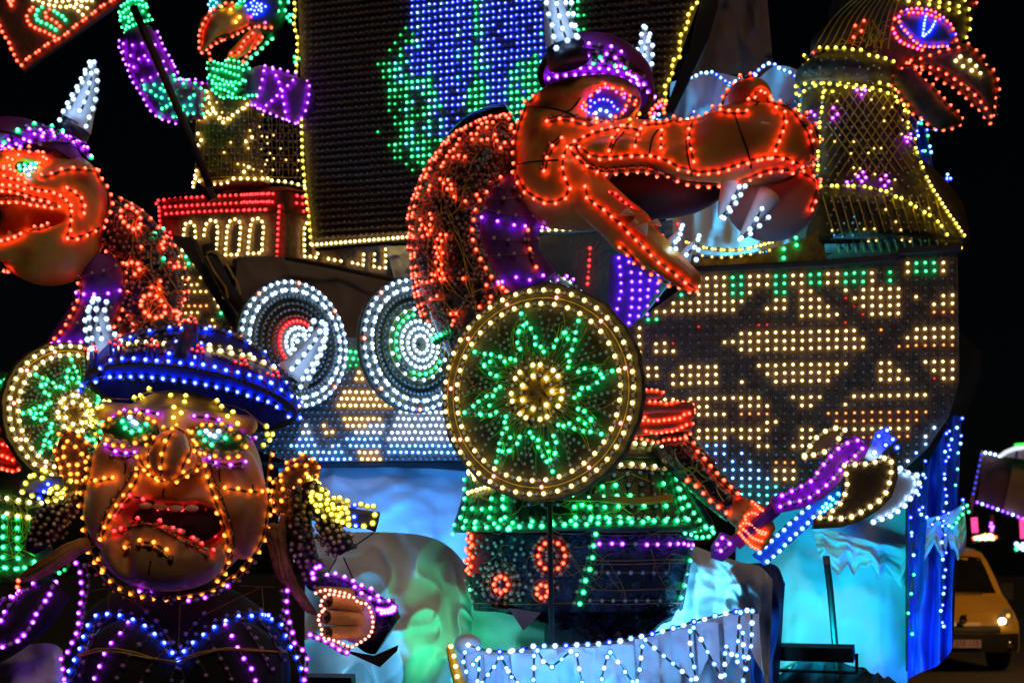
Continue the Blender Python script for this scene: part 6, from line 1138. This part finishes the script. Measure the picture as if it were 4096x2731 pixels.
T.string(C(0, 3, '1247,158 1300,135 1367,112 1432,107 1495,112 1558,125 1622,160 1678,200 1715,243 1745,297 1757,330'), 'RMRV', SE, 18, r=.0135, cable=None); T.string(C(0, 3, '1300,195 1332,245 1385,298 1448,353 1520,375 1585,378 1660,375 1720,368'), 'RV', SE, 17, r=.0135, cable=None); T.string(C(0, 3, '1230,240 1240,270 1273,325 1332,365 1410,392 1470,410 1542,418 1605,418 1687,402 1785,375'), 'RM', SE, 18, r=.0135, cable=None); T.string(C(0, 3, '1367,135 1432,133 1495,138 1555,155 1620,185'), 'RM', SE, 18, r=.013, cable=None)
T.string(C(0, 3, '1503,165 1497,190 1493,215 1491,237 1490,258 1487,285 1487,312 1505,295 1527,280 1543,262 1557,243 1570,220 1580,200'), 'B', SE, 11, r=.0145, cable=None)
for s in ('1280,-10 1375,18 1458,37 1543,45 1625,70 1710,88 1777,107', '1380,-30 1520,0 1610,25 1700,35 1773,57', '1825,10 1855,72 1868,150 1865,237 1862,322'): T.string(C(0, 3, s), 'Y', SHd, 40, r=.0135)
dots(T, C(0, 3, '988,188 913,230 963,268 898,313 1918,32 570,440'), SHd, 'R', .0125)
for s in ('507,520 535,497 570,480 620,465 675,463 747,457 800,460 873,465 952,470 1028,495 1110,508 1193,540', '403,805 393,775 403,727 437,705 480,683 535,668 593,670 667,668 745,675 823,693 905,700 987,712 1070,727 1140,743 1208,780', '657,725 740,733 820,740 905,752 985,765 1068,787 1140,813 1210,850 1262,867 1327,900 1385,915'): T.string(C(0, 3, s), 'Y', SAll, 30, r=.0145, off=.06)
for s in ('595,750 540,775 495,808 457,858 430,897 423,945', '657,725 657,787 648,853 643,930 635,1005 630,1083 628,1163 628,1235 625,1320 628,1383 625,1450 615,1515', '1365,960 1365,1000 1362,1060 1360,1140 1370,1210 1380,1280 1403,1350 1435,1425 1460,1487 1490,1553'): T.string(C(0, 3, s), 'YwY', SBd, 20, r=.0135, off=.06)
T.string(C(1, 3, '637,130 733,125 817,122 908,125 993,130 1075,148 1163,170 1250,212 1318,238 1393,287 1465,330 1530,372 1590,425 1635,500 1685,560'), 'YwY', SBd, 21, r=.0145, off=.06); T.string(C(1, 3, '1490,58 1528,127 1565,188 1600,243 1640,305 1685,370 1725,430 1767,493 1812,567'), 'YyY', SBd, 19, r=.0145, off=.06)
for s in ('913,795 975,797 945,835', '565,965 588,997 540,1020 555,1060', '732,940 760,995 728,1025', '1330,1180 1297,1210 1337,1220 1313,1252', '977,1508 935,1548 1000,1555 1160,1540', '935,1546 1002,1556 968,1588 848,1593', '1123,1573 1158,1541 1183,1588 1150,1623'): dots(T, C(0, 3, s), SBd, 'P', .0145, off=.06)
T.fill(C(0, 3, '680,790 1250,900 1350,1200 1430,1480 1700,1960 1650,2050 700,2050 640,1520'), 33, 27, lambda x, y, a, b: random.choice('swpwy') if random.random() > .15 else '', SBd, r=.0108, jit=.2, off=.03)
dots(T, C(1, 3, '395,542 402,605 293,637 292,715'), 12.0, 'G', .0155)
for c_ in ((690, 570), (875, 560), (1050, 610), (560, 560)): 
    q = [(c_[0] + 62 * math.cos(i * .785), c_[1] + 62 * math.sin(i * .785)) for i in range(8)]; T.string(C(0, 3, ' '.join('%d,%d' % z for z in q)), 'w', SHd, dot=True, r=.0105, cable='copper', off=.05)
L = []
for i in range(13): L.append([place(*C(0, 3, '%f,%f' % (660 + 70 * i - 62 * j * .9 + 60, 800 + 90 * j))[0], SBd, .02)[0] for j in range(9) if 640 < 660 + 70 * i - 62 * j * .9 + 60 < 1420])
for i in range(13): L.append([place(*C(0, 3, '%f,%f' % (500 + 70 * i + 58 * j, 800 + 85 * j))[0], SBd, .02)[0] for j in range(9) if 640 < 500 + 70 * i + 58 * j < 1450])
T.wires([l for l in L if len(l) > 1], 'wire_gold', .0065, 'net_wire')
L = [[place(*C(1, 3, '%f,%f' % (640 + 72 * i + 22 * j, 190 + 75 * j))[0], SBd, .02)[0] for j in range(7)] for i in range(14)]; T.wires(L, 'wire_gold', .006, 'rib_wire')
L = [[place(*C(0, 3, '%f,%f' % (lerp(560 + 62 * i, 960 + 34 * i, j / 8.), lerp(430, -40, j / 8.) - 60 * math.sin(j / 8. * 3.14)))[0], SHd, .02)[0] for j in range(9)] for i in range(11)]; T.wires(L, 'wire_gold', .006, 'rib_wire')
scatter_wires(T, SHd, C(0, 3, '600,400 1200,100 1280,450 1100,500 700,440'), 16, 'wire_gold', .004, (60, 200))
# spread tail fringe along the hull rail
wing = MB().slab(U('1590,585 1650,590 1720,585 1790,565 1850,545 1890,520 1900,625 1590,635'), 12.0, .12); T.part('tail', wing, 'net_yellow')
T.string(C(1, 2, '1590,580 1680,610 1765,630 1835,640 1930,648 2010,648 2080,640 2170,620 2250,600 2330,575') + C(1, 3, '35,625 120,600 200,572 265,535 330,495 395,440 448,390 480,330 520,270'), 'Yyw', 11.95, 12, r=.0125, cable=None); T.string(C(1, 2, '1700,690 1800,705 1900,710 2000,705 2100,690 2200,670 2300,650'), 'pyw', 11.93, 13, r=.012, cable=None)
# blue string lights hanging beside the bird's neck
T = Thing('hanging_lights', 'blue and green string lights hanging beside the bird neck', 'string lights', at(3720, 1000, 12.4))
for s in ('1400,915 1435,975 1470,1030 1440,1060 1430,1130 1440,1170 1415,1275 1475,1300 1410,1420', '1590,1115 1515,1120 1540,1260 1550,1310 1520,1440 1540,1455', '1690,1500 1685,1530 1715,1535'): T.string(C(0, 3, s), 'IBI', 12.4, dot=True, r=.013)
T.string(C(1, 3, '1690,10 1685,42 1715,40 1675,95 1710,165 1655,187 1690,305 1692,440'), 'B', 12.4, dot=True, r=.013); T.string(C(1, 3, '1535,95 1593,165 1620,300'), 'B', 12.35, dot=True, r=.013)
dots(T, C(0, 3, '1523,1170 1497,1300 1468,1398 1465,1065'), 12.35, 'G', .012)
cloth('blue_drape', 'narrow blue drape behind the bird neck', 'cloth', U('2058,250 2100,270 2130,300'), U('2110,520 2140,530 2170,540'), 12.7, 12.6, 'cloth_blue', amp=.05, freq=2, seed=31)
floodlight('blue flood behind the bird lighting the narrow drape', 3700, 1010, 12.35, at(3660, 700, 12.65), (.1, .4, 1.0), 5, .2, 150)

# ================================================================== icy boat at the bottom
T = Thing('ice_boat', 'white paper boat strung with icy zigzag lights at the bottom', 'boat', at(2400, 2731, 8.8)); 
rim = C(3, 1, '1865,1240 1905,1245 1945,1268 1990,1280 2045,1290 2100,1293 2175,1300 2250,1295 2330,1290') + C(3, 2, '105,1290 190,1282 280,1253 385,1248 492,1248 607,1243 713,1238 825,1233 933,1217 1043,1205 1147,1180 1250,1160 1353,1132 1455,1105 1555,1075 1652,1043 1765,1017 1865,985 1948,967 2003,957 2045,955 2080,948 2115,945')
hullmb = cloth_mb([(x, y + 8) for x, y in rim[::3]] + [rim[-1]], [(x * .94 + 130, 2900) for x, y in rim[::3]] + [(3010, 2900)], lambda t: 8.85 + .35 * abs(t - .4), lambda t: 8.9 + .3 * abs(t - .4), nu=90, nv=20, amp=.035, freq=9, seed=33, bulge=.12)
T.part('side', hullmb, 'cloth_white', smooth=True); strips = [hullmb]
for i in range(13):
    t = i / 12.; k = int(t * (len(rim) - 1)); x, y = rim[k]; w = 46; mb = cloth_mb([(x - w, y + 14), (x + w, y + 14)], [(x - w + 14, y + 190), (x + w + 10, y + 200)], 8.80 + .32 * abs(t - .4), 8.74 + .3 * abs(t - .4), nu=10, nv=10, amp=.012, freq=1, jag=.5, njag=1.01 + .4 * (i % 2), seed=40 + i); strips.append(mb); T.part('paper_strip', mb, 'cloth_white', smooth=True)
SI = Surf(*strips)
T.part('end_cap', MB().ball(at(*C(3, 1, '1862,1235')[0], 8.95), (.085, .1, .07), nu=10, nv=14), 'cloth_white', smooth=True)
T.string(rim, 'CICB', 8.74, 44, r=.0145, off=.0)
for s in ('15,1345 55,1435 100,1510 150,1560', '290,1330 290,1425 285,1535', '320,1285 350,1350 385,1400 422,1440 470,1405 557,1335 605,1290', '655,1320 660,1390 690,1500 700,1560', '915,1340 890,1425 868,1530', '940,1300 990,1360 1068,1470 1130,1550', '1215,1250 1205,1328 1193,1437 1170,1545', '1240,1195 1310,1258 1393,1327 1473,1393 1553,1463 1632,1532', '1620,1120 1620,1205 1630,1310 1653,1418 1673,1525', '1650,1090 1702,1160 1738,1240 1785,1325 1835,1413 1885,1505', '1930,1250 1970,1310 2025,1380', '1920,1310 1918,1385 1915,1495', '2050,960 2045,1030 2037,1110 2028,1220 2020,1328', '2070,1135 2075,1245 2078,1335 2090,1440', '2152,950 2150,1035 2147,1142 2142,1248 2118,1340 2100,1440 2073,1540'): T.string(C(3, 2, s), 'ICI', 8.7, 50, r=.0135, smooth=False)
for s in ('1840,1300 1818,1355 1850,1465', '1960,1345 1958,1445 1945,1545', '1940,1365 1908,1405', '2130,1350 2092,1420 2025,1502 1985,1560', '2150,1350 2195,1435 2240,1510'): T.string(C(3, 1, s), 'II', 8.72, 46, r=.0135, smooth=False)
T.part('gold_stem', MB().tube([at(*C(3, 1, '1705,1260')[0], 8.7), at(*C(3, 1, '1745,1420')[0], 8.7), at(*C(3, 1, '1800,1580')[0], 8.7)], [.02, .03, .04], 8), 'wire_gold'); T.string(C(3, 1, '1720,1250 1733,1280 1755,1385 1773,1505'), 'W', 8.65, 46, r=.0145, cable=None)

# ================================================================== van, street lamp, road edge, distant float
T = Thing('parked_van', 'sodium-tinted van with one glowing headlight parked beyond the blue pillar', 'van', (6.78, 21.4, 0)); VX, VY = 6.78, 21.4
prof = [(.02, .30), (0., .45), (.0, .62), (.06, .76), (.28, .90), (.62, 1.06), (.86, 1.16), (1.15, 1.42), (1.5, 1.74), (1.75, 1.87), (2.2, 1.94), (4.6, 1.95), (4.75, 1.8), (4.8, .35)]
def vp(y, z, t, o=0): hw = .96 - max(0, z - 1.1) * .10; return Vector((VX + t * hw, VY + y + .30 * abs(t) ** 3 * max(0., 1 - y / 2.2) - o, z - .05 * t ** 4 * (z > 1.7)))
ts = [-1, -.97, -.85, -.6, -.3, 0, .3, .6, .85, .97, 1]
body = MB().grid([[vp(y, z, t) for t in ts] for y, z in prof]); 
for t in (-1, 1): body.add([vp(y, z, t) for y, z in prof], [tuple(range(len(prof)))])
T.part('body', body, 'van_paint_sodium', smooth=False); SV = Surf(body)
def vquad(z0, z1, t0, t1, n=8, o=.012):
    ys = lambda z: np.interp(z, [p[1] for p in prof[:11]], [p[0] for p in prof[:11]]); return MB().grid([[vp(ys(z), z + .004, t0 + (t1 - t0) * i / n, o) for i in range(n + 1)] for z in (z0, (2 * z0 + z1) / 3, (z0 + 2 * z1) / 3, z1)])
T.part('windscreen', vquad(1.18, 1.77, -.88, .88), 'van_glass', smooth=True); T.part('grille', vquad(.60, .70, -.62, .62), 'van_plastic'); bp = T.part('bumper', vquad(.31, .58, -.97, .97, o=.03), 'van_plastic')
T.part('wiper', MB().tube([vp(.83, 1.175, -.7, .02), vp(.83, 1.19, .0, .03), vp(.84, 1.18, .62, .02)], .014, 5), 'van_plastic')
emi('headlamp', (9, 7.5, 5)); emi('indicator', (2.2, .8, .1))
for s in (1, -1):
    hl_ = MB().grid([[vp(np.interp(z, [p[1] for p in prof[:8]], [p[0] for p in prof[:8]]), z + .0, s * (a + (b_ - a) * i / 6), .016) for i in range(7)] for z, a, b_ in ((.735, .58, .76), (.78, .6, .88), (.84, .66, .95), (.90, .74, .97), (.95, .84, .975))])
    h_ = T.part('headlight', hl_, 'lens', smooth=True)
    if s == 1: T.part('lamp', MB().ball(vp(.05, .775, .66, .03), (.06, .03, .05), nu=8, nv=10), 'headlamp', h_, smooth=True); T.part('indicator_glint', MB().ball(vp(.12, .85, .80, .03), (.03, .02, .03), nu=6, nv=8), 'indicator', h_)
    T.part('fog_lamp', MB().ball(vp(.0, .42, s * .78, .03), (.07, .03, .06), nu=6, nv=10), 'chrome', smooth=True)
    T.part('mirror', MB().box(vp(.95, 1.2, s * 1.12), .2, .1, .26), 'van_plastic')
    w = MB(); cw = Vector((VX + s * .82, VY + .85, .32)); w.tube([cw - Vector((.1, 0, 0)), cw + Vector((.1, 0, 0))], .32, 20); T.part('wheel', w, 'van_plastic')
pl = T.part('number_plate', MB().box((VX, VY - .05, .44), .52, .02, .12), 'plate_white')
fc = bpy.data.curves.new('plate_lettering', 'FONT'); fc.body = '1 213 115'; fc.size = .115; fc.align_x = 'CENTER'; fc.align_y = 'CENTER'; fc.extrude = .001; ft = bpy.data.objects.new('lettering_source', fc); COL.objects.link(ft); bpy.context.view_layer.update(); fme = bpy.data.meshes.new_from_object(ft.evaluated_get(bpy.context.evaluated_depsgraph_get())); bpy.data.objects.remove(ft); fme.materials.clear(); fme.materials.append(MATS['plate_red']); fo = bpy.data.objects.new('plate_lettering', fme); COL.objects.link(fo); fo.parent = pl; fo.location = Vector((VX, VY - .064, .44)) - T.org; fo.rotation_euler = (R_(90), 0, 0)
em = MB().ball((VX, VY - .02, .80), (.06, .02, .075), nu=6, nv=8).tube([(VX - .06, VY - .03, .74), (VX - .02, VY - .04, .84), (VX + .05, VY - .03, .87)], .014, 5).tube([(VX, VY - .04, .80), (VX + .07, VY - .03, .77)], .012, 5); T.part('badge', em, 'chrome')
T = Thing('street_lamp', 'sodium street lamp on a steel column beyond the van', 'street lamp', (10.6, 17.5, 0))
T.part('column', MB().tube([(10.6, 17.5, 0), (10.6, 17.5, 6.2)], [.09, .06], 10), 'silver'); T.part('arm', MB().tube([(10.6, 17.5, 6.1), (10.2, 17.7, 6.5), (9.4, 18.0, 6.55)], .04, 8), 'silver')
T.part('lamp_head', MB().ball((9.2, 18.05, 6.55), (.34, .16, .09), nu=8, nv=14), 'silver', smooth=True); emi('sodium_lens', (6, 2.6, .35)); T.part('lens', MB().ball((9.2, 18.05, 6.485), (.24, .11, .05), nu=6, nv=12), 'sodium_lens', smooth=True)
l = bpy.data.lights.new('sodium_lamp', 'SPOT'); l.energy = 800; l.color = (1, .45, .06); l.spot_size = R_(115); l.spot_blend = .5; l.shadow_soft_size = .15; lo = bpy.data.objects.new('sodium_lamp', l); COL.objects.link(lo); lo.parent = T.o; lo.location = Vector((9.2, 18.05, 6.4)) - T.org; lo.rotation_mode = 'QUATERNION'; lo.rotation_quaternion = Vector((0, 0, -1)).rotation_difference((Vector((6.6, 20.8, .8)) - Vector((9.2, 18.05, 6.4))).normalized())
T = Thing('distant_float', 'distant carnival float with a framed board and striped white dome', 'carnival float', at(4000, 2200, 32)); YD = 32.
d0 = lambda s: C(2, 3, s)
T.part('board', MB().slab(d0('2005,880 2180,910 2420,960 2460,1460 2340,1435 1950,1300'), YD, .3), 'panel_mixed'); T.part('ply_panel', MB().slab(d0('2262,980 2430,960 2430,1440 2175,1378'), YD - .1, .08), 'ply')
T.part('post', MB().slab(d0('1988,858 2012,870 1918,1310 1886,1300'), YD - .15, .2), 'timber_orange'); T.part('post', MB().slab(d0('1898,1300 1922,1310 1908,1400 1886,1395'), YD - .1, .15), 'timber_orange')
dm = MB()
for i in range(12): x = 2160 + 26 * i; hgt = 95 * math.sqrt(max(.05, 1 - ((x - 2400) / 260.) ** 2)); dm.tube([at(*d0('%f,%f' % (x, 930 - hgt))[0], YD - .3), at(*d0('%f,%f' % (x - 8, 905 + .15 * (x - 2160)))[0], YD - .3)], .055, 6, 0 if i % 5 else 1)
T.part('striped_dome', dm, ['stripe_white', 'purple_cloth']); emi('green_sign', (.05, 1.6, .1)); emi('pink_tube', (1.6, .1, .45)); emi('dome_bulb', (.9, .95, 1.05))
T.part('dome_lights', MB().tube([at(*q, YD - .45) for q in d0('2150,905 2200,870 2260,845 2352,830')], .05, 6), 'dome_bulb'); T.part('green_sign', MB().slab(d0('2295,795 2400,790 2400,822 2300,825'), YD - .3, .2), 'green_sign'); T.part('pink_tube', MB().tube([at(*q, YD) for q in d0('1925,1430 1935,1560')], .07, 6), 'pink_tube'); T.part('pink_tube', MB().tube([at(*q, YD) for q in C(3, 3, '2340,150 2348,330')], .07, 6), 'pink_tube')
T.string(d0('2020,878 2070,885 2140,905'), 'C', YD - .2, 22, r=.03, cable=None); T.string(d0('1950,1300 2050,1335 2150,1370 2250,1405 2340,1440'), 'VCV', YD - .2, 22, r=.03, cable=None); T.string(d0('1985,890 1950,1060 1915,1230'), 'b', YD - .3, 22, r=.025, cable=None)
T = Thing('distant_stall_lights', 'tiny coloured fairground lights above the van roof', 'fairground lights', at(3950, 2160, 45))
T.part('bar', MB().tube([at(3890, 2165, 45), at(4000, 2150, 45)], .05, 5), 'wood_dark'); T.part('mast', MB().tube([at(3968, 2145, 45), at(3968, 2058, 45)], .06, 5), 'timber_orange')
for _ in range(46): x = random.uniform(3895, 3985); T.bulb(at(x, 2155 - random.uniform(0, 26) * (x - 3880) / 100., 44.8), (0, -1, 0), random.choice('GWARWC'), .045)
for _ in range(6): T.bulb(at(random.uniform(3960, 3975), random.uniform(2085, 2120), 44.8), (0, -1, 0), 'P', .04)
for _ in range(18): T.bulb(at(random.uniform(4066, 4110), random.uniform(2172, 2196), 40), (0, -1, 0), random.choice('CGC'), .05)

for T_ in THINGS: T_.finish()
